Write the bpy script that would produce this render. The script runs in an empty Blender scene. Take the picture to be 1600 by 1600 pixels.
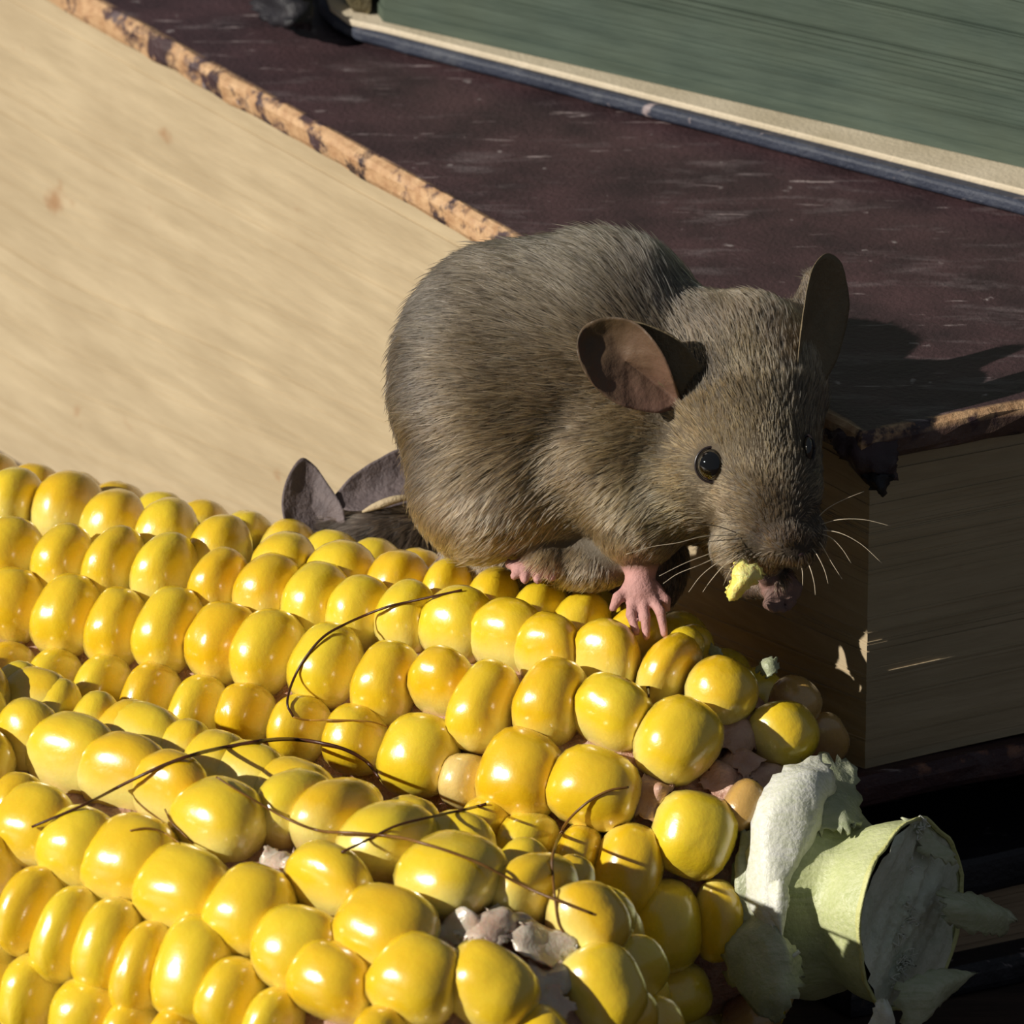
import bpy, math, random
import numpy as np
from mathutils import Vector, Matrix
from mathutils.bvhtree import BVHTree
random.seed(7); RNG = np.random.default_rng(11)
S = 0.01                     # everything is authored in centimetres, one Blender unit is a metre
# ------------------------------------------------------------------ camera
PITCH = math.radians(25.0); DIST = 100.0
TGT = np.array([0.0, 0.0, 5.83])
RV = np.array([1.0, 0, 0]); UV = np.array([0, math.sin(PITCH), math.cos(PITCH)]); BV = np.array([0, -math.cos(PITCH), math.sin(PITCH)])
CAM = TGT + DIST * BV
sc = bpy.context.scene
cd = bpy.data.cameras.new('camera'); cam = bpy.data.objects.new('camera', cd); sc.collection.objects.link(cam); sc.camera = cam
cam.matrix_world = Matrix(((RV[0], UV[0], BV[0], CAM[0]*S), (RV[1], UV[1], BV[1], CAM[1]*S), (RV[2], UV[2], BV[2], CAM[2]*S), (0, 0, 0, 1)))
cd.sensor_width = 36; cd.lens = 36 * DIST / 10.0; cd.clip_start = 0.01; cd.clip_end = 20
cd.dof.use_dof = True; cd.dof.focus_distance = (DIST + 0.15) * S; cd.dof.aperture_fstop = 85
# ------------------------------------------------------------------ light
SUN = np.array([-0.79, -0.35, 0.46]); SUN /= np.linalg.norm(SUN)
sl = bpy.data.lights.new('sun', 'SUN'); sl.energy = 4.9; sl.angle = math.radians(0.6); sl.color = (1.0, 0.94, 0.84)
so = bpy.data.objects.new('sun', sl); sc.collection.objects.link(so)
so.rotation_euler = Vector(SUN).to_track_quat('Z', 'Y').to_euler()
w = bpy.data.worlds.new('sky'); sc.world = w; w.use_nodes = True
w.node_tree.nodes['Background'].inputs[0].default_value = (0.75, 0.86, 1.0, 1); w.node_tree.nodes['Background'].inputs[1].default_value = 0.115
sc.view_settings.view_transform = 'Standard'; sc.view_settings.look = 'None'; sc.view_settings.exposure = 0.0; sc.view_settings.gamma = 1.0
sc.view_settings.use_curve_mapping = False

# ------------------------------------------------------------------ measuring helpers (cm)
def ray(px, py): return -BV + (px-800)/160/DIST*RV - (py-800)/160/DIST*UV
def W(px, py, d): return CAM + ray(px, py)*(DIST-d)
def onz(px, py, z):
    r = ray(px, py); return CAM + r*((z-CAM[2])/r[2])
def ony(px, py, y):
    r = ray(px, py); return CAM + r*((y-CAM[1])/r[1])
def depth(p): return float(np.dot(p-TGT, BV))
def px_of(p):
    q = np.asarray(p)-CAM; z = -(q@BV)
    return np.stack([800+160*DIST*(q@RV)/z, 800-160*DIST*(q@UV)/z], -1)
def to_cam(p): q = np.asarray(p)-TGT; return np.stack([q@RV, q@UV, q@BV], -1)
def from_cam(q): q = np.asarray(q); return TGT + q[..., 0:1]*RV + q[..., 1:2]*UV + q[..., 2:3]*BV
def nrm(v): v = np.asarray(v, float); return v/np.maximum(np.linalg.norm(v, axis=-1, keepdims=True), 1e-9)
def lin(*c):
    return tuple((x/255/12.92 if x/255 <= .04045 else ((x/255+.055)/1.055)**2.4) for x in c) + (1.0,)

# ------------------------------------------------------------------ object helpers
def mesh(name, V, F, mat=None, smooth=True, sub=0):
    m = bpy.data.meshes.new(name); m.from_pydata((np.asarray(V, float)*S).tolist(), [], [list(map(int, f)) for f in F]); m.update()
    if smooth: m.polygons.foreach_set('use_smooth', [True]*len(m.polygons))
    if mat: m.materials.append(mat)
    return m
def link(name, data, parent=None, kind=None, label=None):
    o = bpy.data.objects.new(name, data); sc.collection.objects.link(o)
    if parent is not None:
        o.parent = parent; o.matrix_parent_inverse = Matrix.Translation(-parent.location)
    if kind: o['kind'] = kind
    if label: o['label'] = label
    return o
def thing(name, label, cat, loc=(0, 0, 0), group=None):
    o = bpy.data.objects.new(name, None); sc.collection.objects.link(o); o.empty_display_size = .01
    o.location = Vector([c*S for c in loc]); o['label'] = label; o['category'] = cat
    if group: o['group'] = group
    return o
def attr_color(m, name, cols, domain='POINT'):
    a = m.attributes.new(name, 'FLOAT_COLOR', domain); a.data.foreach_set('color', np.asarray(cols, np.float32).ravel())
def attr_float(m, name, vals, domain='POINT'):
    a = m.attributes.new(name, 'FLOAT', domain); a.data.foreach_set('value', np.asarray(vals, np.float32).ravel())

def catmull(P, n):
    P = np.asarray(P, float); Q = np.vstack([2*P[0]-P[1], P, 2*P[-1]-P[-2]]); out = []
    for i in range(1, len(Q)-2):
        for t in np.linspace(0, 1, n, endpoint=False):
            a, b, c, d = Q[i-1], Q[i], Q[i+1], Q[i+2]
            out.append(.5*((2*b)+(c-a)*t+(2*a-5*b+4*c-d)*t*t+(3*b-a-3*c+d)*t**3))
    out.append(P[-1]); return np.array(out)
def tube_vf(P, r, n=5):
    P = np.asarray(P, float); r = np.broadcast_to(r, (len(P),)); T = nrm(np.gradient(P, axis=0)); V = []; F = []
    up = np.array([.1, -.6, .8])
    for i, (p, t) in enumerate(zip(P, T)):
        a = nrm(np.cross(t, up)); b = np.cross(t, a)
        for k in range(n):
            th = 2*math.pi*k/n; V.append(p + r[i]*(math.cos(th)*a+math.sin(th)*b))
    for i in range(len(P)-1):
        for k in range(n): F.append((i*n+k, i*n+(k+1) % n, (i+1)*n+(k+1) % n, (i+1)*n+k))
    F.append(tuple(range(n))[::-1]); F.append(tuple((len(P)-1)*n+k for k in range(n)))
    return V, F
def fixn(V, F, c, ax_):       # turn a swept surface's faces outward
    f = F[len(F)//2]; q = [np.asarray(V[i], float) for i in f[:3]]; n = np.cross(q[1]-q[0], q[2]-q[1]); o = q[0]-c; o = o-(o@ax_)*ax_
    return [g[::-1] for g in F] if n@o < 0 else F
def join_vf(parts):
    V = []; F = []
    for v, f in parts:
        o = len(V); V += list(v); F += [tuple(i+o for i in q) for q in f]
    return V, F
def vnoise(p, seed=0, f=1.0):      # cheap smooth pseudo noise, -1..1
    p = np.asarray(p, float)*f; r = np.random.default_rng(seed); out = 0
    for k in range(5):
        d = nrm(r.normal(size=3))*(1+.7*k); out = out + np.sin(p@d*2.1 + r.uniform(0, 6.28))/(1+.5*k)
    return out/2.6
def sheet(name, rows, mat, parent, thick=.03, nu=8, nv=8, rag=0.0, bump=.01, seed=1, label=None):
    A = np.array([[W(*c) if len(c) == 3 else c for c in r] for r in rows])      # rows x cols x 3
    B = np.array([catmull(r, nu) for r in A]); C = np.array([catmull(B[:, j], nv) for j in range(B.shape[1])]).transpose(1, 0, 2)
    R, Cn = C.shape[:2]; rg = np.random.default_rng(seed)
    if rag:
        for (edge, inner) in ((C[-1], C[-2]), (C[0], C[1])):
            edge += (edge-inner)*rg.uniform(-1.2, 1.8, (Cn, 1))*rag
        for j, jj in ((0, 1), (-1, -2)):
            C[:, j] += (C[:, j]-C[:, jj])*rg.uniform(-1.0, 1.2, (R, 1))*rag
    du = np.gradient(C, axis=1); dv = np.gradient(C, axis=0); N = nrm(np.cross(du, dv))
    C = C + N*(bump*vnoise(C, seed, 3.5)[..., None] + bump*.5*vnoise(C, seed+5, 9)[..., None])
    V = np.vstack([(C+N*thick/2).reshape(-1, 3), (C-N*thick/2).reshape(-1, 3)]); F = []; n = R*Cn
    for i in range(R-1):
        for j in range(Cn-1):
            a = i*Cn+j; F.append((a, a+1, a+Cn+1, a+Cn)); F.append((n+a, n+a+Cn, n+a+Cn+1, n+a+1))
    for i in range(R-1):
        for j, fl in ((0, 1), (Cn-1, 0)):
            a = i*Cn+j; q = (a, a+Cn, n+a+Cn, n+a); F.append(q if fl else q[::-1])
    for j in range(Cn-1):
        for i, fl in ((0, 0), (R-1, 1)):
            a = i*Cn+j; q = (a, a+1, n+a+1, n+a); F.append(q[::-1] if fl == 0 else q)
    return link(name, mesh(name, V, F, mat), parent, label=label)

# ------------------------------------------------------------------ materials
class Mat:
    def __init__(s, name):
        s.m = bpy.data.materials.new(name); s.m.use_nodes = True; s.t = s.m.node_tree; s.n = s.t.nodes; s.b = s.n['Principled BSDF']
    def node(s, typ, **kw):
        n = s.n.new(typ)
        for k, v in kw.items():
            if k in n.inputs.keys(): n.inputs[k].default_value = v
            else: setattr(n, k, v)
        return n
    def l(s, a, b): s.t.links.new(a, b)
    def coord(s, scale=(1, 1, 1), rot=(0, 0, 0), kind='Object'):
        c = s.node('ShaderNodeTexCoord'); m = s.node('ShaderNodeMapping'); k = 1/S if kind == 'Object' else 1
        m.inputs['Scale'].default_value = [x*k for x in scale]; m.inputs['Rotation'].default_value = rot
        s.l(c.outputs[kind], m.inputs[0]); return m.outputs[0]
    def noise(s, vec, scale, detail=4, rough=.55, dist=0):
        n = s.node('ShaderNodeTexNoise'); n.inputs['Scale'].default_value = scale; n.inputs['Detail'].default_value = detail
        n.inputs['Roughness'].default_value = rough; n.inputs['Distortion'].default_value = dist; s.l(vec, n.inputs['Vector']); return n.outputs[0]
    def ramp(s, fac, stops, interp='LINEAR'):
        r = s.node('ShaderNodeValToRGB'); r.color_ramp.interpolation = interp; e = r.color_ramp.elements
        while len(e) < len(stops): e.new(.5)
        for k, (p, c) in enumerate(stops): e[k].position = p; e[k].color = c
        s.l(fac, r.inputs[0]); return r.outputs[0]
    def mix(s, fac, a, b, blend='MIX'):
        n = s.node('ShaderNodeMix', data_type='RGBA', blend_type=blend)
        for v, i in ((fac, 0), (a, 6), (b, 7)):
            if hasattr(v, 'links'): s.l(v, n.inputs[i])
            else: n.inputs[i].default_value = v
        return n.outputs[2]
    def math(s, op, a, b=0.0):
        n = s.node('ShaderNodeMath', operation=op)
        for v, i in ((a, 0), (b, 1)):
            if hasattr(v, 'links'): s.l(v, n.inputs[i])
            else: n.inputs[i].default_value = v
        return n.outputs[0]
    def attr(s, name, out=0):
        return s.node('ShaderNodeAttribute', attribute_name=name).outputs[out]
    def base(s, c):
        if hasattr(c, 'links'): s.l(c, s.b.inputs['Base Color'])
        else: s.b.inputs['Base Color'].default_value = c
    def bump(s, h, dist, strength=1.0):
        b = s.node('ShaderNodeBump'); b.inputs['Distance'].default_value = dist*S; b.inputs['Strength'].default_value = strength
        s.l(h, b.inputs['Height']); s.l(b.outputs[0], s.b.inputs['Normal'])
    def set(s, **kw):
        for k, v in kw.items(): s.b.inputs[k.replace('_', ' ')].default_value = v
        return s
BW = [(0, (0, 0, 0, 1)), (1, (1, 1, 1, 1))]

def kernel_material(name, cap1, cap2, low, base):
    m = Mat(name); g = m.node('ShaderNodeTexCoord'); sx = m.node('ShaderNodeSeparateXYZ'); m.l(g.outputs['Generated'], sx.inputs[0])
    info = m.node('ShaderNodeObjectInfo')
    v = m.node('ShaderNodeVectorMath', operation='ADD'); m.l(g.outputs['Generated'], v.inputs[0])
    rv = m.math('MULTIPLY', info.outputs['Random'], 37.0); m.l(rv, v.inputs[1])
    n1 = m.noise(v.outputs[0], 1.7, 3); n2 = m.noise(v.outputs[0], 7, 4)
    hue = m.math('ADD', m.math('MULTIPLY', info.outputs['Random'], .6), m.math('MULTIPLY', n1, .7))
    cap = m.mix(m.ramp(hue, [(.35, (0, 0, 0, 1)), (.95, (1, 1, 1, 1))]), cap1, cap2)
    h = m.math('ADD', sx.outputs[2], m.math('MULTIPLY', m.math('SUBTRACT', n1, .5), .35))
    c = m.mix(m.ramp(h, [(.50, (0, 0, 0, 1)), (.78, (1, 1, 1, 1))]), low, cap)
    c = m.mix(m.ramp(sx.outputs[2], [(.15, (0, 0, 0, 1)), (.48, (1, 1, 1, 1))]), base, c)
    m.base(c); m.set(Roughness=.24, Subsurface_Weight=.18, Subsurface_Radius=(.9, .6, .12), Subsurface_Scale=.10*S, Coat_Weight=1.0, Coat_Roughness=.22, Coat_IOR=1.7)
    m.l(m.ramp(n2, [(.3, (.2, .2, .2, 1)), (.75, (.36, .36, .36, 1))]), m.b.inputs['Roughness'])
    cc = m.coord((1, 1, 1)); m.bump(m.noise(v.outputs[0], 8, 5, .6), .010, .7)
    return m.m
M_KER = kernel_material('kernel_yellow', (.80, .49, .010, 1), (.84, .62, .028, 1), (.85, .72, .20, 1), (.62, .40, .16, 1))
M_PALE = kernel_material('kernel_pale', (.80, .58, .22, 1), (.82, .60, .20, 1), (.80, .62, .36, 1), (.6, .40, .25, 1))
M_DRY = kernel_material('kernel_dry', (.50, .30, .08, 1), (.60, .36, .10, 1), (.50, .30, .14, 1), (.35, .16, .08, 1))

def chaff_mat():
    m = Mat('cob_chaff'); v = m.coord(); n = m.noise(v, 6, 5); n2 = m.noise(v, 25, 4)
    m.base(m.mix(n2, m.ramp(n, [(.3, (.22, .07, .035, 1)), (.5, (.45, .2, .12, 1)), (.7, (.62, .42, .32, 1))]), (.5, .32, .24, 1)))
    m.set(Roughness=.5, Subsurface_Weight=.2, Subsurface_Scale=.1*S); m.bump(n2, .05); return m.m
M_CORE = chaff_mat()
def plain(name, a, b, scale=3, rough=.5, bumpd=.01, bscale=20, **kw):
    m = Mat(name); v = m.coord(); n = m.noise(v, scale, 5); m.base(m.ramp(n, [(.3, a), (.7, b)])); m.set(Roughness=rough, **kw)
    m.bump(m.noise(v, bscale, 4), bumpd); return m.m
M_FLAKE = plain('chaff_flake', (.62, .40, .30, 1), (.85, .74, .62, 1), 3, .22, .03, 8, Transmission_Weight=.25, Subsurface_Weight=.3, Subsurface_Scale=.1*S)

# ------------------------------------------------------------------ implicit surfaces
def sd_ell(P, c, r, ang=0):
    q = P-c
    if ang:
        ca, sa = math.cos(ang), math.sin(ang); q = np.stack([q[..., 0]*ca+q[..., 1]*sa, -q[..., 0]*sa+q[..., 1]*ca, q[..., 2]], -1)
    r = np.asarray(r); k0 = np.linalg.norm(q/r, axis=-1); k1 = np.linalg.norm(q/(r*r), axis=-1)
    return k0*(k0-1)/np.maximum(k1, 1e-6)
def sd_cone(P, a, b, ra, rb):
    ba = b-a; t = np.clip(((P-a)@ba)/max(ba@ba, 1e-9), 0, 1)
    return np.linalg.norm(P-a-t[..., None]*ba, axis=-1)-(ra+(rb-ra)*t)
def smin(a, b, k):
    h = np.clip(.5+.5*(b-a)/k, 0, 1); return b*(1-h)+a*h-k*h*(1-h)
def eval_sdf(prims, P):
    d = None
    for p in prims:
        e = sd_ell(P, p['c'], p['r'], p.get('ang', 0)) if p['t'] == 'e' else sd_cone(P, p['a'], p['b'], p['ra'], p['rb'])
        d = e if d is None else smin(d, e, p['k'])
    return d
def E(px, py, d, rx, ry, rz, ang=0, k=.25, skin=0):
    return dict(t='e', c=to_cam(W(px, py, d)), r=np.array([rx, ry, rz])/160, ang=math.radians(ang), k=k, skin=skin)
def C_(p, q, ra, rb, k=.18, skin=0):
    return dict(t='c', a=to_cam(W(*p)), b=to_cam(W(*q)), ra=ra/160, rb=rb/160, k=k, skin=skin)
def surface_net(prims, h):
    lo = np.full(3, 1e9); hi = -lo
    for p in prims:
        pts = [p['c']-p['r'].max(), p['c']+p['r'].max()] if p['t'] == 'e' else [np.minimum(p['a'], p['b'])-max(p['ra'], p['rb']), np.maximum(p['a'], p['b'])+max(p['ra'], p['rb'])]
        lo = np.minimum(lo, pts[0]); hi = np.maximum(hi, pts[1])
    lo -= .2; hi += .2; n = np.ceil((hi-lo)/h).astype(int)+1
    ax = [lo[i]+h*np.arange(n[i]) for i in range(3)]
    G = np.empty(tuple(n), np.float32)
    for i in range(0, n[0], 8):
        P = np.stack(np.meshgrid(ax[0][i:i+8], ax[1], ax[2], indexing='ij'), -1); G[i:i+8] = eval_sdf(prims, P)
    ins = G < 0
    acc = np.zeros(tuple(n-1)+(3,), np.float32); cnt = np.zeros(tuple(n-1), np.float32)
    sl_ = lambda o, ln: slice(o, o+ln)
    for axis in range(3):
        o1, o2 = [a for a in range(3) if a != axis]
        for u in (0, 1):
            for v in (0, 1):
                ia = [None]*3; ib = [None]*3
                ia[axis] = slice(0, n[axis]-1); ib[axis] = slice(1, n[axis])
                ia[o1] = ib[o1] = slice(u, u+n[o1]-1); ia[o2] = ib[o2] = slice(v, v+n[o2]-1)
                A = G[tuple(ia)]; B = G[tuple(ib)]; c = (A < 0) != (B < 0)
                t = np.where(c, A/np.where(A-B == 0, 1, A-B), 0)
                acc[..., axis] += np.where(c, t, 0); acc[..., o1] += np.where(c, u, 0); acc[..., o2] += np.where(c, v, 0); cnt += c
    act = cnt > 0; idx = -np.ones(act.shape, int); idx[act] = np.arange(act.sum())
    cells = np.argwhere(act); V = lo + h*(cells + acc[act]/cnt[act][:, None]); F = []
    for axis in range(3):
        o1, o2 = [a for a in range(3) if a != axis]
        ia = [slice(1, n[i]-1) for i in range(3)]; ib = list(ia); ia[axis] = slice(0, n[axis]-1); ib[axis] = slice(1, n[axis])
        A = ins[tuple(ia)]; B = ins[tuple(ib)]; e = np.argwhere(A != B); off = np.array([1, 1, 1]); off[axis] = 0; g = e+off
        flip = A[tuple(e.T)]
        def cell(d1, d2):
            q = g.copy(); q[:, o1] += d1; q[:, o2] += d2; return idx[tuple(q.T)]
        Q = np.stack([cell(-1, -1), cell(0, -1), cell(0, 0), cell(-1, 0)], 1)
        if axis == 1: flip = ~flip
        Q[~flip] = Q[~flip][:, ::-1]; F.append(Q)
    F = np.vstack(F)
    for _ in range(2):   # newton steps onto the surface
        d = eval_sdf(prims, V); e = 1e-3; g = np.stack([eval_sdf(prims, V+e*np.eye(3)[i])-d for i in range(3)], -1)/e
        V = V - .8*np.clip(d, -h, h)[:, None]*nrm(g)
    return V, F, nrm(g)

# ------------------------------------------------------------------ ground
def quad_slab(name, x0, x1, y0, y1, z0, z1, mat):
    V = [(x, y, z) for z in (z0, z1) for y in (y0, y1) for x in (x0, x1)]
    F = [(0, 2, 3, 1), (4, 5, 7, 6), (0, 1, 5, 4), (2, 6, 7, 3), (0, 4, 6, 2), (1, 3, 7, 5)]
    return link(name, mesh(name, V, F, mat, smooth=False))
def wood():
    m = Mat('dark_table_wood'); v = m.coord((.25, 2.2, 1)); n = m.noise(v, 1.5, 6, .6, .6)
    m.base(m.ramp(n, [(.3, lin(48, 38, 34)), (.7, lin(78, 62, 52))])); m.set(Roughness=.6); m.bump(n, .03); return m.m
fl = quad_slab('floor', -90, 90, -60, 120, -2, 0, wood()); fl['kind'] = 'structure'

# ------------------------------------------------------------------ books
def leather(name, c1, c2, scuff, edgec, edge_amt):
    m = Mat(name); v = m.coord(); n = m.noise(v, 1.1, 6, .6); c = m.ramp(n, [(.35, c1), (.65, c2)])
    sv = m.coord((.55, 2.2, 1), (0, 0, .5)); s = m.noise(sv, 1.6, 5, .62, .4); c = m.mix(m.ramp(s, [(.56, (0, 0, 0, 1)), (.76, (.75, .75, .75, 1))]), c, scuff)
    s2 = m.noise(m.coord((.5, 3.5, 1), (0, 0, .15)), 2.3, 4, .6); c = m.mix(m.ramp(s2, [(.645, (0, 0, 0, 1)), (.71, (.8, .8, .8, 1))]), c, lin(165, 150, 150))
    s3 = m.noise(v, 4.4, 3, .5); c = m.mix(m.ramp(s3, [(.70, (0, 0, 0, 1)), (.75, (.8, .8, .8, 1))]), c, lin(150, 140, 140))
    e = m.attr('edge', 2); en = m.noise(v, 2.6, 5, .6); f = m.math('MULTIPLY', e, m.ramp(m.math('ADD', en, edge_amt), [(.44, (0, 0, 0, 1)), (.52, (1, 1, 1, 1))]))
    tan = m.ramp(m.noise(v, 7, 4), [(.3, edgec[0]), (.7, edgec[1])])
    m.base(m.mix(f, c, tan)); m.set(Roughness=.5, Specular_IOR_Level=.45); m.bump(m.noise(v, 16, 5, .65), .03, .7); return m.m
M_RED = leather('maroon_leather', lin(52, 38, 41), lin(78, 56, 59), lin(118, 106, 108), (lin(168, 128, 92), lin(204, 168, 128)), .03)
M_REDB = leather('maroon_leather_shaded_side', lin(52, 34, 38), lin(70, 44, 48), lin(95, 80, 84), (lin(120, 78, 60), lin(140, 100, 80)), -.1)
M_BLK = leather('black_cloth', lin(26, 25, 30), lin(38, 36, 42), lin(70, 66, 70), (lin(60, 50, 48), lin(90, 76, 66)), -.14)
M_BLUE = leather('blue_black_cloth', lin(40, 46, 62), lin(52, 58, 74), lin(80, 84, 94), (lin(48, 54, 70), lin(70, 74, 84)), -.1)
def pages(name, a, b, c, zs=9, fox=.0):
    m = Mat(name); v = m.coord((.12, .12, 1)); n = m.noise(v, zs, 5, .65); n2 = m.noise(m.coord(), .6, 3)
    col = m.mix(m.ramp(n, [(.35, (0, 0, 0, 1)), (.65, (1, 1, 1, 1))]), a, b); col = m.mix(m.ramp(n2, [(.4, (0, 0, 0, 1)), (.8, (.6, .6, .6, 1))]), col, c)
    if fox:
        f = m.noise(m.coord(), 1.3, 3, .5); col = m.mix(m.ramp(f, [(.70, (0, 0, 0, 1)), (.78, (fox, fox, fox, 1))]), col, lin(150, 110, 75))
    m.base(col); m.set(Roughness=.75, Specular_IOR_Level=.2); m.bump(n, .03, .6); return m.m
M_PG = pages('aged_cream_paper', lin(170, 153, 124), lin(188, 171, 141), lin(163, 145, 117), 5, .7)
M_PGG = pages('green_stained_paper', lin(66, 78, 70), lin(82, 94, 84), lin(76, 84, 68), 6)
M_PGT = pages('tan_paper', lin(150, 128, 104), lin(176, 152, 124), lin(140, 118, 96), 5)
M_END = plain('cream_endpaper', lin(190, 176, 150), lin(214, 200, 176), 1.2, .7, .01)

def prism(name, outline, ztop, zbot, mat, parent, layers=None, rag=0.0, rnd=.06, seg=.35, seed=3, label=None, rough=.0):
    """closed prism over a ground outline (cm); ztop/zbot may be functions of x,y; page blocks get many uneven layers"""
    O = np.array([o[:2] for o in outline], float); P = []; edgei = []
    for i in range(len(O)):
        a, b = O[i], O[(i+1) % len(O)]; k = max(1, int(np.linalg.norm(b-a)/seg))
        for t in range(k): P.append(a+(b-a)*t/k)
    P = np.array(P); n = len(P); T = nrm(np.roll(P, -1, 0)-np.roll(P, 1, 0)); N = np.stack([T[:, 1], -T[:, 0]], 1)
    ar = .5*np.sum(P[:, 0]*np.roll(P[:, 1], -1)-P[:, 1]*np.roll(P[:, 0], -1))
    if ar < 0: N = -N
    zt = np.array([ztop(*p) if callable(ztop) else ztop for p in P]); zb = np.array([zbot(*p) if callable(zbot) else zbot for p in P])
    rg = np.random.default_rng(seed)
    if layers:
        fr = np.sort(rg.uniform(0, 1, layers-1)); fr = np.concatenate([[0], fr, [1]]); rings = []
        for i in range(layers):
            off = rg.normal()*rag + rag*1.5*math.sin(i*.37)
            wob = off + rag*.8*np.sin(np.arange(n)*.21+rg.uniform(0, 6))
            rings += [(fr[i]+1e-4, wob), (fr[i+1]-1e-4, wob)]
    else:
        rings = [(0, -rnd+0*zt), (.12, -rnd*.3+0*zt), (.3, 0*zt), (.7, 0*zt), (.88, -rnd*.3+0*zt), (1, -rnd+0*zt)]
    V = []; ed = []
    Pn = np.c_[P, np.zeros(n)]
    for f, off in rings:
        z = zb+(zt-zb)*f; q = P+N*(off+rough*vnoise(np.c_[P, z], seed, 4.0))[:, None] if rough else P+N*np.asarray(off)[:, None]
        V.append(np.c_[q, z+(rough*.6*vnoise(Pn, seed+2, 3.0) if rough else 0)]); ed += [1.0]*n if f > .8 else np.where(N@np.array([-.81, -.58]) > .6, 1.0, .12).tolist()
    m = len(V); F = []
    for r in range(m-1):
        for i in range(n): F.append((r*n+i, r*n+(i+1) % n, (r+1)*n+(i+1) % n, (r+1)*n+i))
    # inner rings on both faces so the worn edge stays narrow
    c = P.mean(0)
    top = V[-1].copy(); bot = V[0].copy()
    inn = P-N*.14; V.append(np.c_[inn, zt]); V.append(np.c_[inn, zb]); ed += [0.0]*(2*n)
    a = (m-1)*n; b = m*n; d = (m+1)*n
    for i in range(n):
        j = (i+1) % n; F.append((a+i, a+j, b+j, b+i)); F.append((i, d+i, d+j, j))
    F.append(tuple(b+i for i in range(n))); F.append(tuple(d+i for i in range(n))[::-1])
    V = np.vstack(V)
    if ar < 0: F = [f[::-1] for f in F]
    me = mesh(name, V, F, mat, smooth=False); attr_float(me, 'edge', ed)
    return link(name, me, parent, label=label)

K = ony(1346, 680, .45); H = K[2]
LL = onz(140, 0, H); RR = onz(1600, 632, H)
eL = nrm((LL-K)[:2]); eR = nrm((RR-K)[:2])
def corner_pts(off, ll=21.0, rl=15.0):
    n1 = np.array([eL[1], -eL[0]]); n1 = n1 if n1@eR > 0 else -n1; n2 = np.array([eR[1], -eR[0]]); n2 = n2 if n2@eL > 0 else -n2
    M_ = np.array([n1, n2]); k = K[:2]+np.linalg.solve(M_, np.array([off, off]))
    return [k, k+eR*rl, k+eR*rl+eL*ll, k+eL*ll]
z_pg = ony(1342, 1200, .75)[2]                       # underside of the page block at the near corner
drop = (z_pg-.0)/15.2
def zlow(dz):                                        # the stack sags away from the near corner
    return lambda x, y: max(z_pg-max(0.0, float((np.array([x, y])-K[:2])@eL))*drop, .03)+dz if dz > -.1 else max(z_pg-max(0.0, float((np.array([x, y])-K[:2])@eL))*drop+dz, .006)
book = thing('old_book', 'thick old book with scuffed maroon leather cover and cream pages, lying under the green-edged book', 'book', (K[0], K[1], z_pg-.35))
prism('front_cover', corner_pts(0), H, H-.34, M_RED, book, rnd=.08, rough=.035, label='scuffed maroon leather board with worn tan edges')
prism('page_block', corner_pts(.3, 20.6, 14.5), H-.34, zlow(0), M_PG, book, layers=80, rag=.005, seg=.8)
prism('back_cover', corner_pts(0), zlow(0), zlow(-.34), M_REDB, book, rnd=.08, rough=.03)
dK = depth(K)+.95
TC = lambda rows: [[(x, y, d+dK) for x, y, d in q] for q in rows]
# torn corner of the cover
sheet('torn_corner', TC([[(1285, 668, -1.6), (1310, 650, -1.6), (1340, 655, -1.6), (1385, 664, -1.5)], [(1300, 690, -1.3), (1335, 680, -1.15), (1370, 682, -1.1), (1402, 688, -1.15)],
                      [(1318, 715, -1.2), (1350, 722, -1.0), (1378, 728, -1.0), (1398, 722, -1.1)], [(1350, 742, -1.25), (1362, 748, -1.1), (1378, 752, -1.1), (1396, 742, -1.2)]]), M_RED, book, .07, 7, 7, .9, .06, 4)
sheet('torn_corner', TC([[(1345, 735, -1.15), (1362, 742, -1.0), (1392, 738, -1.0)], [(1352, 752, -1.1), (1372, 760, -.95), (1388, 756, -1.05)], [(1368, 768, -1.15), (1380, 776, -1.05), (1387, 770, -1.1)]]), M_BLK, book, .06, 6, 6, 1.0, .07, 8)

low = thing('black_book', 'black bound book with tan page edges, lowest in the stack beneath the maroon book', 'book', (K[0], K[1], 0))
prism('front_cover', corner_pts(.15, 5, 14), lambda x, y: z_pg-.37-5*drop, lambda x, y: z_pg-.79-5*drop, M_BLK, low, rough=.02)
prism('page_block', corner_pts(.3, 4.5, 13.5), lambda x, y: z_pg-.79-5*drop, lambda x, y: .34, M_PGT, low, layers=26, rag=.004, seg=.8)
prism('back_cover', corner_pts(-.05, 5, 14), lambda x, y: .34, lambda x, y: 0.0, M_BLK, low, rough=.015)

gb = thing('green_edged_book', 'thick book with green page edges and dark blue cover, lying on the maroon book', 'book', (3, 12, H))
g1, g2 = onz(560, 72, H), onz(1600, 345, H); ge = nrm((g2-g1)[:2]); gp = np.array([-ge[1], ge[0]])
lead = [onz(x, y, H)[:2] for x, y in ((500, -70), (493, -5), (500, 30), (522, 54), (556, 72))]
ext = [g2[:2]+ge*4, g2[:2]+ge*4+gp*14, lead[0]+gp*12]
prism('back_cover', lead+ext, H+.2, H+.045, M_BLUE, gb, rnd=.04, rough=.012, seg=.3)
def px_out(zz, pts): return [onz(x, y, zz)[:2] for x, y in pts]
e1 = px_out(H+.2, [(512, -70), (506, -10), (516, 18), (545, 40), (600, 52)]) ; er = onz(1600, 303, H+.2)[:2]
prism('endpaper', e1+[er+ge*4, er+ge*4+gp*13, e1[0]+gp*11], H+.27, H+.2, M_END, gb, rnd=.01, seg=.3, label='cream endpaper showing below the green edges')
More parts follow.
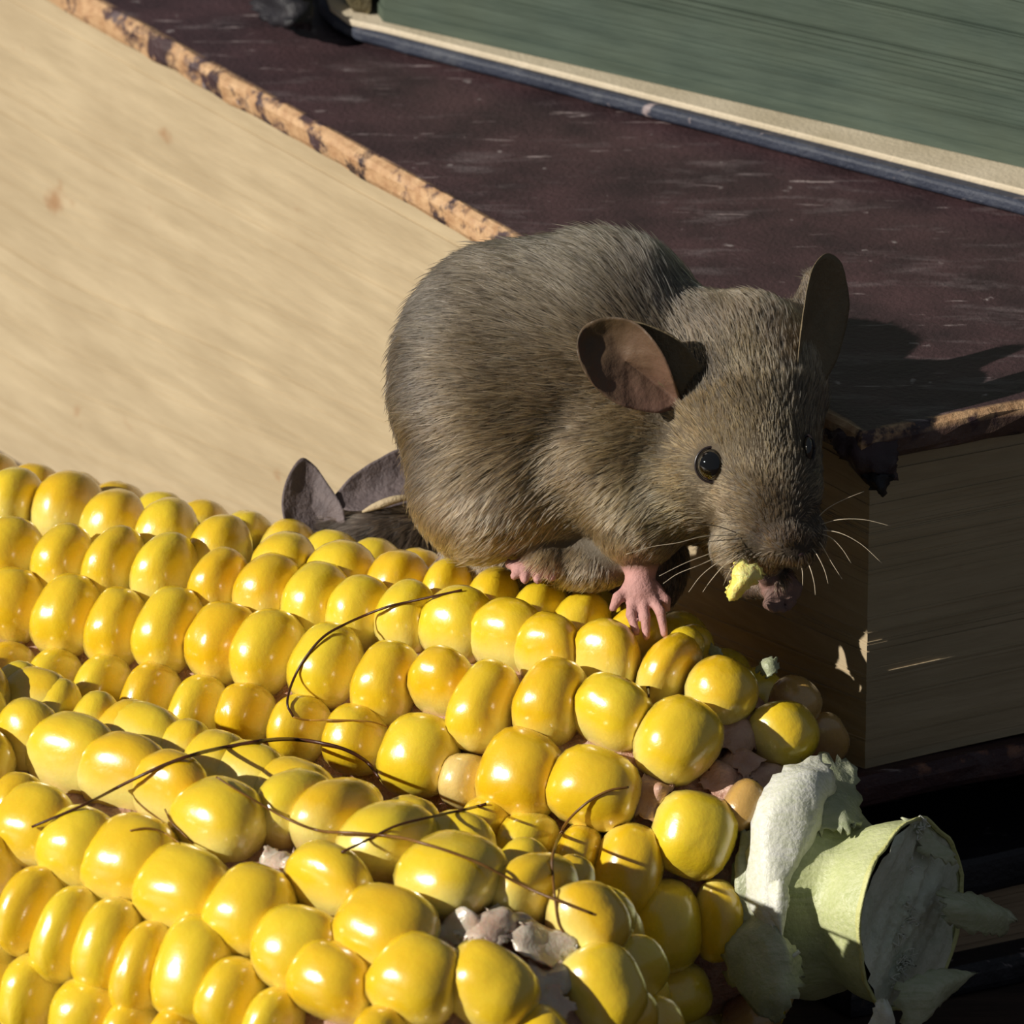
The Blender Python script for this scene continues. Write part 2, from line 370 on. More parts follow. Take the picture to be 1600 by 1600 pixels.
q1 = px_out(H+.27, [(592, -70), (590, 20), (600, 34)]); q2 = onz(1600, 262, H+.27)[:2]; ge2 = nrm(q2-q1[2])
prism('page_block', q1+[q2+ge2*4, q2+ge2*4+gp*12, q1[0]+gp*10], H+5.2, H+.27, M_PGG, gb, layers=90, rag=.012, seg=.8, label='green stained page edges')
prism('front_cover', lead+ext, H+5.42, H+5.2, M_BLUE, gb, rnd=.04, seg=.3)
hb = [(532, -60), (530, 2), (548, 20), (580, 26), (586, -60)]
prism('headband', px_out(H+.27, hb), H+.9, H+.27, plain('olive_headband', lin(58, 50, 28), lin(92, 82, 50), 4, .8, .05), gb, rough=.03, rnd=.05, seg=.12)
DS = lambda x, y, h: (x, y, depth(onz(x, y, H+h)))
sheet('spine_cloth', [[DS(385, -90, .3), DS(430, -70, .6), DS(480, -80, .5)], [DS(395, -20, .2), DS(440, -5, .5), DS(486, -8, .4)], [DS(410, 18, .18), DS(450, 30, .4), DS(486, 32, .35)], [DS(425, 34, .16), DS(455, 46, .25), DS(484, 44, .25)]], M_BLK, gb, .12, 7, 7, .9, .12, 5, label='frayed black spine cloth')

# ------------------------------------------------------------------ corn cobs
def kernel_mesh(seed, mat):
    rg = np.random.default_rng(seed); nu, nv = 22, 13; V = []; F = []
    e = rg.uniform(2.3, 2.9); sk = rg.uniform(-.12, .12); tp = rg.uniform(-.12, .12); dent = rg.uniform(-.01, .05)
    V.append((0, 0, -1.15)); pts = []
    for j in range(1, nv):
        ph = -math.pi/2+math.pi*j/nv; z = math.sin(ph); r = math.cos(ph)**.82
        for i in range(nu):
            t = 2*math.pi*i/nu; c, s_ = math.cos(t), math.sin(t); k = (abs(c)**e+abs(s_)**e)**(-1/e)
            x, y = c*k*r, s_*k*r; zz = (z if z > 0 else z*1.15)
            f = 1-.28*max(0, -z)**1.2; x *= f; y *= f
            x *= 1+tp*y; y *= 1+tp*.6*x
            x += sk*(y*.5); zz -= dent*math.exp(-((x*1.6)**2+(y*1.1)**2)*2) if z > 0 else 0
            V.append((x, y, zz))
    V.append((0, 0, 1-dent))
    n = len(V)
    for i in range(nu): F.append((0, 1+(i+1) % nu, 1+i))
    for j in range(nv-2):
        for i in range(nu):
            a = 1+j*nu+i; b = 1+j*nu+(i+1) % nu; F.append((a, b, b+nu, a+nu))
    o = 1+(nv-2)*nu
    for i in range(nu): F.append((o+i, o+(i+1) % nu, n-1))
    V = np.array(V); V = V + nrm(V)*(.025*vnoise(V, seed+50, 1.6))[:, None]
    return mesh('kernel', V, F, mat)
KM = {m: [kernel_mesh(100+i, m) for i in range(7)] for m in (M_KER,)}
KM[M_PALE] = [kernel_mesh(201, M_PALE)]; KM[M_DRY] = [kernel_mesh(301, M_DRY), kernel_mesh(302, M_DRY)]

class Cob:
    def __init__(s, pA, pB, rout, send, prof):
        s.O = np.array(pA); s.a = nrm(np.array(pB)-np.array(pA)); s.R = rout; s.send = send; s.prof = prof
        s.e1 = nrm(BV-(BV@s.a)*s.a); s.e2 = np.cross(s.a, s.e1)      # e1 faces the camera, e2 up or down
        if s.e2[2] < 0: s.e2 = -s.e2
    def sth(s, p):
        q = p-s.O; t = q@s.a; u = q@s.e1; v = q@s.e2; return t, math.atan2(v, u), math.hypot(u, v)
    def pos(s, t, th, r): return s.O+s.a*t+r*(math.cos(th)*s.e1+math.sin(th)*s.e2)
    def radius(s, t): return s.R*s.prof(t)
    def hit(s, px, py, dr=.12):
        best = None; bf = 1e9
        for d in np.arange(6.5, -6, -.02):
            p = W(px, py, d); t, th, r = s.sth(p); f = r-(s.radius(t)-dr)
            if f < bf: bf = f; best = (t, th)
            if f <= 0: return t, th
        return best
    def normal(s, t, th):
        rad = math.cos(th)*s.e1+math.sin(th)*s.e2; e = .02; dR = (s.radius(t+e)-s.radius(t-e))/(2*e); return nrm(rad-dR*s.a)
    def frame(s, t, th):
        n = s.normal(t, th); y = nrm(np.cross(n, s.a)); x = np.cross(y, n); return x, y, n

def place_kernels(cob, lst, root, c=.44, grow=1.04, amax=.36, bmax=.47):
    items = []
    for k in lst:
        if isinstance(k, list):
            wh = (k[1]-k[0], k[3]-k[2]); k = ((k[0]+k[1])/2, (k[2]+k[3])/2, k[4] if len(k) > 4 else '', 1, wh)
        t, th = cob.hit(k[0], k[1])
        if len(k) > 4 and k[2] in ('r', 'q'):
            items.append([t, th, k]); continue
        if len(k) > 4:                                   # the measured outline surrounds the kernel's middle, the tip sits further out
            for _ in range(4):
                n = cob.frame(t, th)[2]; t, th = cob.hit(k[0]+.95*c*160*(n@RV), k[1]-.95*c*160*(n@UV), .0)
        items.append([t, th, k])
    T = np.array([i[0] for i in items]); TH = np.array([i[1] for i in items]); Rr = np.array([cob.radius(t)-.25 for t in T]); out = []
    for i, (t, th, k) in enumerate(items):
        if len(k) > 4 and k[2] in ('r', 'q'): out.append([t, th, k[4][0]/320, k[4][1]/320, k]); continue
        if len(k) > 4:
            x, y, n = cob.frame(t, th); A_ = np.array([[(x@RV)**2, (y@RV)**2], [(x@UV)**2, (y@UV)**2]]); hw, hh = k[4][0]/320, k[4][1]/320
            rhs = np.array([hw**2-(c*(n@RV))**2, hh**2-(c*(n@UV))**2]); best = None
            for a in np.arange(.22, .48, .01):          # the tangent half-sizes whose outline fits the measured one
                for b in np.arange(.28, .56, .01):
                    e = ((A_@np.array([a*a, b*b])-rhs)**2).sum()+2.5e-3*((a-.29)**2+(b-.42)**2)
                    if best is None or e < best[0]: best = (e, a, b)
            out.append([t, th, best[1]*1.05, best[2]*1.05, k]); continue
        du = np.abs(T-t); dv = np.abs(TH-th)*Rr[i]; du[i] = dv[i] = 9
        A = du[(dv < .42) & (du > .3)]; B = dv[(du < .27) & (dv > .4)]
        a = .5*A.min() if len(A) else .27; b = .5*B.min() if len(B) else .40
        out.append([t, th, min(max(a, .235), amax)*grow, min(max(b, .33), bmax)*grow, k])
    objs = []
    for i, (t, th, a, b, k) in enumerate(out):
        sa = k[3] if len(k) > 3 else 1; kind = k[2] if len(k) > 2 else ''; mt = M_PALE if kind == 'p' else M_DRY if kind in 'dq' and kind else M_KER
        x, y, n = cob.frame(t, th); rot = random.uniform(-.09, .09); x, y = x*math.cos(rot)+y*math.sin(rot), y*math.cos(rot)-x*math.sin(rot)
        n = nrm(n+x*random.uniform(-.05, .05)+y*random.uniform(-.05, .05)); y = nrm(np.cross(n, x)); x = np.cross(y, n)
        cc = c*random.uniform(.95, 1.05); p = cob.pos(t, th, cob.radius(t)) - n*(cc + random.uniform(-.02, .035) + (.0 if kind != 'p' else .12) + (.1 if sa < .85 else 0))
        if kind in ('r', 'q'):                           # blunt rounded kernels of the cob's end, nearly as deep as wide
            hp = cob.pos(t, th, cob.radius(t)-.1); cc = min(.44, (a+b)/2); p = W(k[0], k[1], depth(hp)-cc*.8)
        o = bpy.data.objects.new('kernel', KM[mt][i % len(KM[mt])]); sc.collection.objects.link(o); o.parent = root
        a *= sa; b *= sa
        M = Matrix(((x[0]*a, y[0]*b, n[0]*cc, p[0]*S), (x[1]*a, y[1]*b, n[1]*cc, p[1]*S), (x[2]*a, y[2]*b, n[2]*cc, p[2]*S), (0, 0, 0, 1)))
        o.matrix_parent_inverse = Matrix.Translation(-root.location); o.matrix_basis = M
        if kind == 'p': o['label'] = 'pale undersized kernel'
        if kind in ('d', 'q'): o['label'] = 'shrunken brownish kernel'
        objs.append((o, M, t, th))
    return objs

def fill_back(cob, placed, root, s0, s1, tmax, ds=.52, rows=18):
    """the rows the photograph does not show: one by one up to 300 kernels a cob, the farthest ones joined"""
    T = np.array([p[2] for p in placed]); TH = np.array([p[3] for p in placed]); spots = []
    for r in range(rows):
        th = -math.pi+2*math.pi*r/rows
        for t in np.arange(s0+(r % 2)*ds/2, s1, ds):
            R = cob.radius(t)-.2
            if R < .9 or t > tmax: continue
            dth = np.abs((TH-th+math.pi) % (2*math.pi)-math.pi)*R
            if np.min(np.hypot((T-t)/.46, dth/.70)) < 1: continue
            q = px_of(cob.pos(t, th, cob.radius(t)))
            if abs(th) < 1.6 and -30 < q[0] < 1600 and q[1] < 1615: continue
            spots.append((abs(th), t, th))
    spots.sort(); room = 300-len(placed); V = []; F = []; src = KM[M_KER][0]
    sv = np.array([v.co[:] for v in src.vertices])/S; sf = [tuple(p.vertices) for p in src.polygons]
    for i, (_, t, th) in enumerate(spots):
        x, y, n = cob.frame(t, th); p = cob.pos(t, th, cob.radius(t))-n*.44; a, b = random.uniform(.25, .29), random.uniform(.39, .44)
        if i < room:
            o = bpy.data.objects.new('kernel', KM[M_KER][i % 7]); sc.collection.objects.link(o); o.parent = root; o.matrix_parent_inverse = Matrix.Translation(-root.location)
            o.matrix_basis = Matrix(((x[0]*a, y[0]*b, n[0]*.44, p[0]*S), (x[1]*a, y[1]*b, n[1]*.44, p[1]*S), (x[2]*a, y[2]*b, n[2]*.44, p[2]*S), (0, 0, 0, 1)))
        else:
            o = len(V); V += list(p+sv@np.array([x*a, y*b, n*.44])); F += [tuple(j+o for j in f) for f in sf]
    if V: link('kernel', mesh('kernel', V, F, M_KER), root, kind='stuff')

def core(cob, root, s0, s1):
    V = []; F = []; n = 72; ts = np.arange(s0, s1, .12)
    for t in ts:
        for i in range(n):
            th = 2*math.pi*i/n; p = cob.pos(t, th, max(.3, cob.radius(t)-.62)); V.append(p+nrm(p-cob.O-cob.a*t)*.07*vnoise(p, 9, 6))
    for j in range(len(ts)-1):
        for i in range(n): F.append((j*n+i, j*n+(i+1) % n, (j+1)*n+(i+1) % n, (j+1)*n+i))
    F.append(tuple(range(n))[::-1]); F.append(tuple((len(ts)-1)*n+i for i in range(n)))
    F = fixn(V, F, cob.O, cob.a)
    return link('cob_core', mesh('cob_core', V, F, M_CORE), root, label='reddish chaff-covered core between the kernels')

R1 = 2.47
A1 = onz(0, 1062, 2.26); B1 = onz(1330, 1425, R1)
L1 = np.linalg.norm(B1-A1)
def prof1(t):
    e = L1-.6; u = (t-(e-2.7))/2.7
    return min(1.0, .925+.075*max(-.6, t)/(L1*.6)) if u <= 0 else max(.40, math.sqrt(max(0, 1-(min(u, 1)*.90)**2.4)))
cob1 = Cob(A1, B1, R1, L1, prof1)
R2 = 2.42
A2 = onz(0, 1432, 2.62); B2 = onz(880, 1748, 2.5); L2 = np.linalg.norm(B2-A2)
def prof2(t):
    e = L2+.75; u = (t-(e-2.2))/2.2
    return 1.0 if u <= 0 else max(.25, math.sqrt(max(0, 1-(min(u, 1.0)*.97)**2.4)))
cob2 = Cob(A2, B2, R2, L2, prof2)

K1 = [[-130, -30, 716, 852], [-30, 62, 727, 863], [47, 155, 736, 872], [130, 229, 760, 896], [212, 308, 778, 914], [301, 390, 799, 935], [394, 496, 830, 966], [480, 588, 841, 977], [571, 667, 857, 993], [656, 738, 872, 1005],
      [724, 812, 886, 1018], [797, 888, 906, 1036], [862, 955, 922, 1052], [950, 1046, 942, 1070], [1038, 1106, 977, 1095],
      [-130, -35, 795, 930], [-40, 60, 808, 940], [53, 147, 815, 948], [135, 229, 822, 958], [212, 308, 830, 966], [299, 385, 851, 988], [368, 470, 862, 998], [441, 546, 876, 1012], [512, 614, 894, 1028], [588, 684, 907, 1040],
      [660, 772, 918, 1052], [737, 851, 936, 1068], [809, 910, 960, 1084], [894, 999, 967, 1092], [991, 1091, 993, 1112], [1066, 1182, 1028, 1138, 'r'],
      [-140, -30, 885, 1020], [-35, 75, 890, 1015], [53, 161, 897, 1030], [135, 235, 915, 1046], [210, 319, 918, 1060], [287, 397, 939, 1070], [362, 476, 951, 1090], [451, 565, 974, 1110], [553, 660, 1002, 1135], [645, 745, 1007, 1123],
      [702, 811, 1030, 1175], [805, 917, 1027, 1166], [893, 1012, 1052, 1175], [990, 1122, 1085, 1236, 'r'],
      [-35, 45, 1005, 1130], [42, 120, 1014, 1140], [115, 196, 1024, 1150], [193, 272, 1038, 1164], [265, 352, 1052, 1178], [337, 431, 1069, 1172], [418, 515, 1085, 1196], [503, 608, 1102, 1215], [593, 717, 1118, 1247], [686, 756, 1172, 1268, 'p'],
      [750, 880, 1143, 1280], [859, 998, 1168, 1297], [1014, 1148, 1236, 1373, 'r'],
      [776, 872, 1274, 1372], [864, 941, 1290, 1396], [928, 1038, 1291, 1440], [980, 1098, 1371, 1523, 'r'], [1085, 1160, 1370, 1505, 'r'], [1000, 1112, 1500, 1600, 'r'], (740, 1300), (890, 1445), (960, 1500),
      [1168, 1276, 1093, 1206, 'r'], [1200, 1284, 1056, 1140, 'q'], [1258, 1316, 1104, 1200, 'q'], [1128, 1194, 1216, 1302, 'q'], [1128, 1220, 1552, 1640, 'q'], [1040, 1098, 978, 1040, 'r']]
K2 = [[-10, 70, 1007, 1135], [53, 130, 1029, 1155], [110, 197, 1049, 1175], [-5, 115, 1042, 1165], [158, 266, 1072, 1200], (130, 1112, 'p', .8), [262, 326, 1097, 1222], [161, 295, 1098, 1225], [290, 400, 1108, 1240], [-10, 93, 1103, 1215], [45, 186, 1119, 1245], [128, 268, 1151, 1272], [210, 326, 1188, 1290],
      [336, 460, 1142, 1265], [270, 408, 1215, 1353], [402, 530, 1166, 1292], [396, 515, 1200, 1337], [500, 605, 1200, 1318], [463, 592, 1224, 1345], [590, 692, 1235, 1360], [539, 680, 1252, 1380], [661, 779, 1257, 1380], [622, 779, 1302, 1441],
      [765, 858, 1306, 1425], [775, 899, 1327, 1455], [835, 922, 1335, 1452], [854, 984, 1387, 1498, 'r'], [866, 1013, 1488, 1610, 'r'], [448, 575, 1321, 1432], [528, 676, 1387, 1523], [394, 527, 1418, 1551], [-12, 117, 1224, 1358], [66, 186, 1261, 1390], [133, 271, 1275, 1415],
      [217, 360, 1319, 1455], [326, 455, 1354, 1496], (12, 1234), [-5, 84, 1357, 1496], [47, 145, 1392, 1537], [115, 224, 1413, 1555], [182, 268, 1445, 1586], [243, 368, 1445, 1599], [310, 413, 1499, 1620], [0, 86, 1497, 1625], [75, 189, 1532, 1650],
      [160, 240, 1565, 1680], [230, 320, 1578, 1690], [385, 465, 1550, 1665], [455, 585, 1482, 1598], [584, 719, 1463, 1600], [697, 834, 1480, 1612], [545, 635, 1578, 1690], [770, 890, 1582, 1700], (1016, 1600), [-60, 30, 1300, 1400], [-60, 10, 1480, 1600], (-50, 1150), (-45, 1040)]
c1 = thing('corn_cob', 'rear yellow corn cob with cut green stalk stub, the mouse standing on it', 'corn', tuple((A1+B1)/2-np.array([0, 0, R1])))
c2 = thing('corn_cob', 'front yellow corn cob at lower left, overlapping the cob with the stalk', 'corn', tuple((A2+B2)/2-np.array([0, 0, R2])))
p1 = place_kernels(cob1, K1, c1); fill_back(cob1, p1, c1, -4, L1-.3, L1-.75); core(cob1, c1, -4, L1+.05)
p2 = place_kernels(cob2, K2, c2, amax=.42, bmax=.47); fill_back(cob2, p2, c2, -3.5, L2+.5, L2+.5); core(cob2, c2, -3.5, L2+.6)

# exposed chaff where kernels are missing
def flakes(name, cob, spots, root, mat, seed=0):
    rg = np.random.default_rng(seed)
    for px, py, sx, sy in spots:
        t, th = cob.hit(px, py, .45); x, y, n = cob.frame(t, th); p = cob.pos(t, th, cob.radius(t)-.50)
        rows = [[p+x*u*sx+y*v*sy+n*(.09*(1-u*u)*(1-v*v)+rg.normal()*.045+.05*u) for u in (-1, -.4, .3, 1)] for v in (-1, -.3, .4, 1)]
        A = [[tuple(c) for c in r] for r in rows]
        sheet2(name, rows, mat, root, .015, 5, 5, .7, .02, seed+int(px))
def sheet2(name, rows, mat, parent, *a, **k):
    C = [[np.append(np.array(c), 0) for c in r] for r in rows]   # 4-vector marks a world point
    R = [[np.array(c)[:3] for c in r] for r in rows]
    global W
    W_, W = W, (lambda *c: np.array(c))
    try: return sheet(name, [[tuple(c) for c in r] for r in R], mat, parent, *a, **k)
    finally: W = W_
flakes('chaff', cob2, [(735, 1450, .34, .18), (768, 1440, .2, .3), (835, 1462, .32, .26), (855, 1520, .22, .3), (430, 1342, .2, .16), (800, 1425, .22, .15), (850, 1570, .2, .2), (455, 1350, .12, .2)], c2, M_FLAKE, 3)
flakes('chaff', cob1, [(1150, 1145, .2, .25), (1185, 1095, .2, .16), (1140, 1220, .25, .2), (1015, 1245, .16, .2), (1190, 1200, .2, .2), (1160, 1180, .16, .2)], c1, plain('tan_chaff', (.42, .22, .15, 1), (.62, .42, .33, 1), 4, .4, .03, 14), 5)

# stalk stub with its cut end
def husk_mat(name, a, b, c, sss=.25):
    m = Mat(name); v = m.coord((1, 1, 1)); n = m.noise(v, 1.8, 5); f = m.noise(m.coord((.4, 3, 3), (0, 0, -.5)), 8, 4)
    m.base(m.mix(m.ramp(f, [(.4, (0, 0, 0, 1)), (.75, (.6, .6, .6, 1))]), m.ramp(n, [(.35, a), (.65, b)]), c)); m.set(Roughness=.42, Subsurface_Weight=sss, Subsurface_Scale=.15*S, Subsurface_Radius=(.7, .7, .4)); m.bump(m.noise(v, 22, 4), .02, .7)
    return m.m
M_STALK = husk_mat('pale_green_stalk', lin(176, 184, 128), lin(198, 204, 150), lin(214, 216, 176))
M_CUT = husk_mat('cut_pith', lin(188, 196, 172), lin(208, 212, 192), lin(222, 224, 208))
M_RIM = plain('stalk_rim', lin(186, 188, 118), lin(206, 206, 146), 4, .5, .02)
M_HUSK = husk_mat('whitish_husk', lin(212, 212, 196), lin(226, 226, 216), lin(190, 196, 160))
M_HUSKG = husk_mat('grey_green_husk', lin(160, 166, 136), lin(184, 186, 160), lin(140, 152, 108))
E1 = onz(1424, 1430, R1+.12)                           # centre of the cut face
ax = nrm(E1-(B1-cob1.a*1.0)); ue = nrm(BV-(BV@ax)*ax); ve = np.cross(ax, ue); ve = ve if ve[2] > 0 else -ve
S0 = B1-cob1.a*.9; Ls = np.linalg.norm(E1-S0)
def lathe(fr):      # profile (distance along, radius)
    V = []; F = []; n = 56
    for t, r in fr:
        for i in range(n):
            th = 2*math.pi*i/n; rr = r*(1+.05*math.sin(2*th+.6+t*.4)+.025*math.sin(5*th+1)+.012*math.sin(11*th+2*t)); V.append(S0+ax*t+rr*(math.cos(th)*ue+math.sin(th)*ve))
    for j in range(len(fr)-1):
        for i in range(n): F.append((j*n+i, j*n+(i+1) % n, (j+1)*n+(i+1) % n, (j+1)*n+i))
    return V, F, n
V, F, n = lathe([(t, .88+.16*math.exp(-((t-Ls*.35)/.30)**2)-.10*math.exp(-((t-Ls*.62)/.22)**2)+.08*(t/Ls)**3) for t in np.linspace(0, Ls-.03, 26)])
F = fixn(V, F, S0, ax); link('stalk', mesh('stalk', V, F, M_STALK), c1, label='pale green stalk stub')
V, F, n = lathe([(Ls-.05, .975), (Ls-.01, 1.0), (Ls+.005, 1.0), (Ls+.008, .975), (Ls-.02, .96)])
V = [v+ax*.02*vnoise(v, 3, 9)+.012*vnoise(v, 8, 22)*ue for v in V]
link('stalk_rim', mesh('stalk_rim', V, F, M_RIM), c1, label='yellowish rim of the cut stalk')
V, F, n = lathe([(Ls-.02, .965*(1-k/14)) for k in range(14)])
V = [v+ax*(.07*vnoise(v, 4, 3)+.04*vnoise(v, 6, 10)+.02*vnoise(v, 7, 24)) for v in V]; F.append(tuple(13*n+i for i in range(n)))
F = [f[::-1] for f in F]; link('cut_face', mesh('cut_face', V, F, M_CUT), c1, label='rough greyish cut end of the stalk')
dE = depth(E1)
# torn husk leaves
sheet('husk_leaf', [[(1285, 1185, .5), (1238, 1196, .75), (1192, 1245, .95), (1170, 1320, 1.0), (1172, 1400, 1.08), (1190, 1450, 1.15)],
                    [(1300, 1205, .65), (1262, 1216, .95), (1215, 1262, 1.15), (1196, 1330, 1.22), (1192, 1400, 1.25), (1208, 1455, 1.27)],
                    [(1300, 1235, .7), (1278, 1250, .98), (1262, 1290, 1.1), (1236, 1345, 1.2), (1212, 1400, 1.3), (1216, 1462, 1.3)],
                    [(1290, 1240, .6), (1284, 1265, .85), (1272, 1310, .98), (1246, 1358, 1.1), (1222, 1402, 1.22), (1222, 1448, 1.28)]], M_HUSK, c1, .03, 6, 5, .7, .03, 2, label='curled whitish husk leaf round the stalk')
sheet('husk_leaf', [[(1205, 1380, 1.28), (1218, 1376, 1.34), (1230, 1386, 1.3)], [(1190, 1400, 1.25), (1215, 1402, 1.38), (1232, 1400, 1.32)], [(1196, 1425, 1.28), (1214, 1428, 1.38), (1231, 1420, 1.34)], [(1212, 1452, 1.3), (1220, 1455, 1.36), (1226, 1446, 1.33)], [(1221, 1476, 1.33), (1222, 1478, 1.35), (1223, 1476, 1.33)]], M_HUSK, c1, .02, 6, 5, .5, .02, 9)
sheet('husk_leaf', [[(1245, 1200, .3), (1290, 1188, .2), (1335, 1196, .1)], [(1262, 1230, .6), (1300, 1222, .5), (1338, 1228, .3)], [(1268, 1262, .8), (1310, 1262, .8), (1342, 1268, .6)], [(1275, 1300, .9), (1318, 1296, .95), (1345, 1290, .8)]], M_HUSKG, c1, .03, 7, 5, .9, .04, 12, label='jagged grey green husk scrap behind the stalk')
sheet('husk_leaf', [[(1172, 1400, .9), (1160, 1440, 1.0), (1140, 1480, 1.0), (1132, 1530, .9)], [(1200, 1430, 1.2), (1195, 1470, 1.35), (1175, 1510, 1.3), (1160, 1550, 1.1)], [(1228, 1470, 1.3), (1228, 1510, 1.4), (1210, 1550, 1.4), (1195, 1590, 1.2)], [(1250, 1500, 1.2), (1250, 1530, 1.3), (1232, 1565, 1.35), (1215, 1600, 1.1)]], M_HUSKG, c1, .03, 7, 5, .8, .06, 21, label='drooping grey green husk scrap under the stalk')
sheet('husk_leaf', [[(1158, 1290, .9), (1150, 1380, 1.0), (1158, 1470, 1.0)], [(1176, 1300, .95), (1178, 1390, 1.05), (1186, 1480, 1.02)], [(1212, 1310, .85), (1214, 1400, 1.0), (1222, 1500, .95)]], M_HUSKG, c1, .03, 7, 5, .3, .04, 31)
sheet('husk_shred', [[(1470, 1388, dE-.1), (1475, 1412, dE+.1), (1478, 1438, dE)], [(1510, 1398, dE-.2), (1516, 1422, dE), (1512, 1452, dE-.1)], [(1550, 1408, dE-.4), (1556, 1430, dE-.2), (1550, 1460, dE-.3)], [(1584, 1430, dE-.5), (1582, 1440, dE-.4), (1570, 1462, dE-.5)]], M_HUSKG, c1, .025, 6, 6, .8, .04, 41)
sheet('husk_shred', [[(1395, 1540, dE+.3), (1410, 1575, dE+.3), (1420, 1625, dE+.2)], [(1440, 1520, dE+.2), (1452, 1552, dE+.3), (1450, 1590, dE+.2)], [(1480, 1514, dE), (1485, 1535, dE+.1), (1476, 1560, dE)], [(1524, 1519, dE-.2), (1520, 1524, dE-.2), (1508, 1532, dE-.2)]], M_HUSKG, c1, .025, 6, 6, .8, .03, 43)
sheet('husk_shred', [[(1355, 1600, dE+.7), (1372, 1620, dE+.7), (1390, 1640, dE+.6)], [(1366, 1572, dE+.75), (1385, 1585, dE+.8), (1398, 1600, dE+.7)], [(1372, 1560, dE+.7), (1382, 1564, dE+.75), (1390, 1568, dE+.7)]], M_HUSK, c1, .02, 6, 5, .8, .03, 45)
sheet('husk_shred', [[(1418, 1280, dE+.1), (1430, 1300, dE+.1), (1440, 1330, dE+.05)], [(1440, 1285, dE), (1462, 1312, dE), (1470, 1345, dE)], [(1458, 1310, dE-.1), (1486, 1330, dE-.1), (1490, 1350, dE-.1)]], M_HUSKG, c1, .025, 6, 6, .9, .03, 47)
sheet('husk_shred', [[(1182, 1048, -.5), (1192, 1052, -.45), (1200, 1060, -.4)], [(1186, 1035, -.5), (1200, 1040, -.4), (1210, 1052, -.4)], [(1198, 1030, -.5), (1210, 1030, -.45), (1217, 1042, -.45)]], M_HUSKG, c1, .02, 6, 5, .9, .04, 49)
sheet('husk_shred', [[(1106, 1012, -.5), (1112, 1024, -.45), (1120, 1030, -.4)], [(1112, 1006, -.5), (1124, 1014, -.4), (1130, 1026, -.4)]], M_HUSKG, c1, .03, 6, 5, .4, .03, 51)
V, F = tube_vf(catmull([W(1206, 1440, 1.28), W(1214, 1466, 1.32), W(1224, 1490, 1.34), W(1238, 1494, 1.36), W(1249, 1486, 1.36)], 6), np.linspace(.03, .022, 25), 6)
link('husk_fibre', mesh('husk_fibre', V, F, M_HUSK), c1)
rg = np.random.default_rng(77)
for cx, cy, nn, ln, sd in ((1412, 1290, 14, .05, .05), (1385, 1350, 6, .04, .03), (1374, 1400, 6, .04, .04), (1366, 1460, 8, .04, .05), (1366, 1530, 8, .05, .05), (1410, 1505, 30, .07, .05), (1437, 1440, 12, .05, .03), (1480, 1335, 12, .06, .04)):
    prt = []
    for _ in range(nn):
        b = W(cx+rg.normal()*sd*160, cy+rg.normal()*sd*160, dE+.06*rg.normal()); 
        t0 = np.dot(b-E1, ax); b = b-ax*t0; d = nrm(ax+rg.normal(size=3)*.7)*ln*rg.uniform(.6, 1.4)
        prt.append(tube_vf(catmull([b, b+d*.5+rg.normal(size=3)*.02, b+d+rg.normal(size=3)*.04], 3), np.linspace(.013, .004, 7), 4))
    V, F = join_vf(prt); link('pith_fibre', mesh('pith_fibre', V, F, M_HUSK), c1, kind='stuff')

# ------------------------------------------------------------------ silk strands on the cobs
bpy.context.view_layer.update()
allV = []; allF = []
for o, M, t, th in p1+p2:
    me = o.data; vs = np.array([v.co[:] for v in me.vertices]); M3 = np.array(M)[:3, :3]; wv = vs@M3.T/S+np.array(M)[:3, 3]/S; k = len(allV)
    allV += wv.tolist(); allF += [tuple(i+k for i in p.vertices) for p in me.polygons]
bvh = BVHTree.FromPolygons(allV, allF)
def silk(pts, r0, r1, mat, label, lift=.012):
    q = catmull([(x, y, 0) for x, y in pts], 8)[:, :2]; ds = []
    for x, y in q:
        r = nrm(ray(x, y)); h = bvh.ray_cast(Vector(CAM), Vector(r)); ds.append(depth(np.array(h[0])) if h[0] is not None else np.nan)
    ds = np.array(ds); g = np.isfinite(ds); ds = np.interp(np.arange(len(ds)), np.arange(len(ds))[g], ds[g])
    e = np.array([ds[max(0, i-3):i+4].max() for i in range(len(ds))]); ker = np.ones(5)/5; e = np.convolve(np.pad(e, 2, 'edge'), ker, 'valid')
    P = np.array([W(x, y, max(a, b)+lift) for (x, y), a, b in zip(q, e, ds)])
    P -= P*0; rr = np.interp(np.linspace(0, 1, len(P)), [0, .5, 1], [r0, max(r0, r1), r1])
    c = P.mean(0); V, F = tube_vf(P-c, rr, 6); o = link('corn_silk', mesh('corn_silk', V, F, mat)); o.location = Vector(c*S)
    o['label'] = label; o['category'] = 'corn silk'; o['group'] = 'silk strands lying on the cobs'
M_SD = plain('silk_dark', lin(44, 20, 10), lin(84, 44, 22), 3, .4, .004); M_SG = plain('silk_gold', lin(120, 80, 20), lin(170, 125, 50), 3, .4, .004); M_SB = plain('silk_brown', lin(90, 58, 20), lin(130, 92, 44), 3, .4, .004)
silk([(50, 1292), (130, 1258), (200, 1222), (270, 1190), (340, 1170), (440, 1155), (520, 1165), (570, 1188), (594, 1217)], .014, .02, M_SD, 'longest, thickest dark brown silk strand arching over the front cob')
silk([(722, 922), (650, 938), (600, 950), (540, 975), (500, 1000), (465, 1048), (449, 1095), (458, 1120)], .014, .012, M_SD, 'dark silk strand hooked down over the upper rows of the rear cob')
silk([(458, 1120), (480, 1125), (520, 1125), (575, 1127), (606, 1136)], .010, .007, M_SG, 'short golden silk strand at the lower tip of the hooked dark strand')
silk([(338, 1214), (385, 1243), (450, 1280), (500, 1298), (560, 1302), (640, 1312), (740, 1345), (830, 1390), (926, 1428)], .010, .016, M_SB, 'long wavy brown silk strand running toward the tip of the front cob')
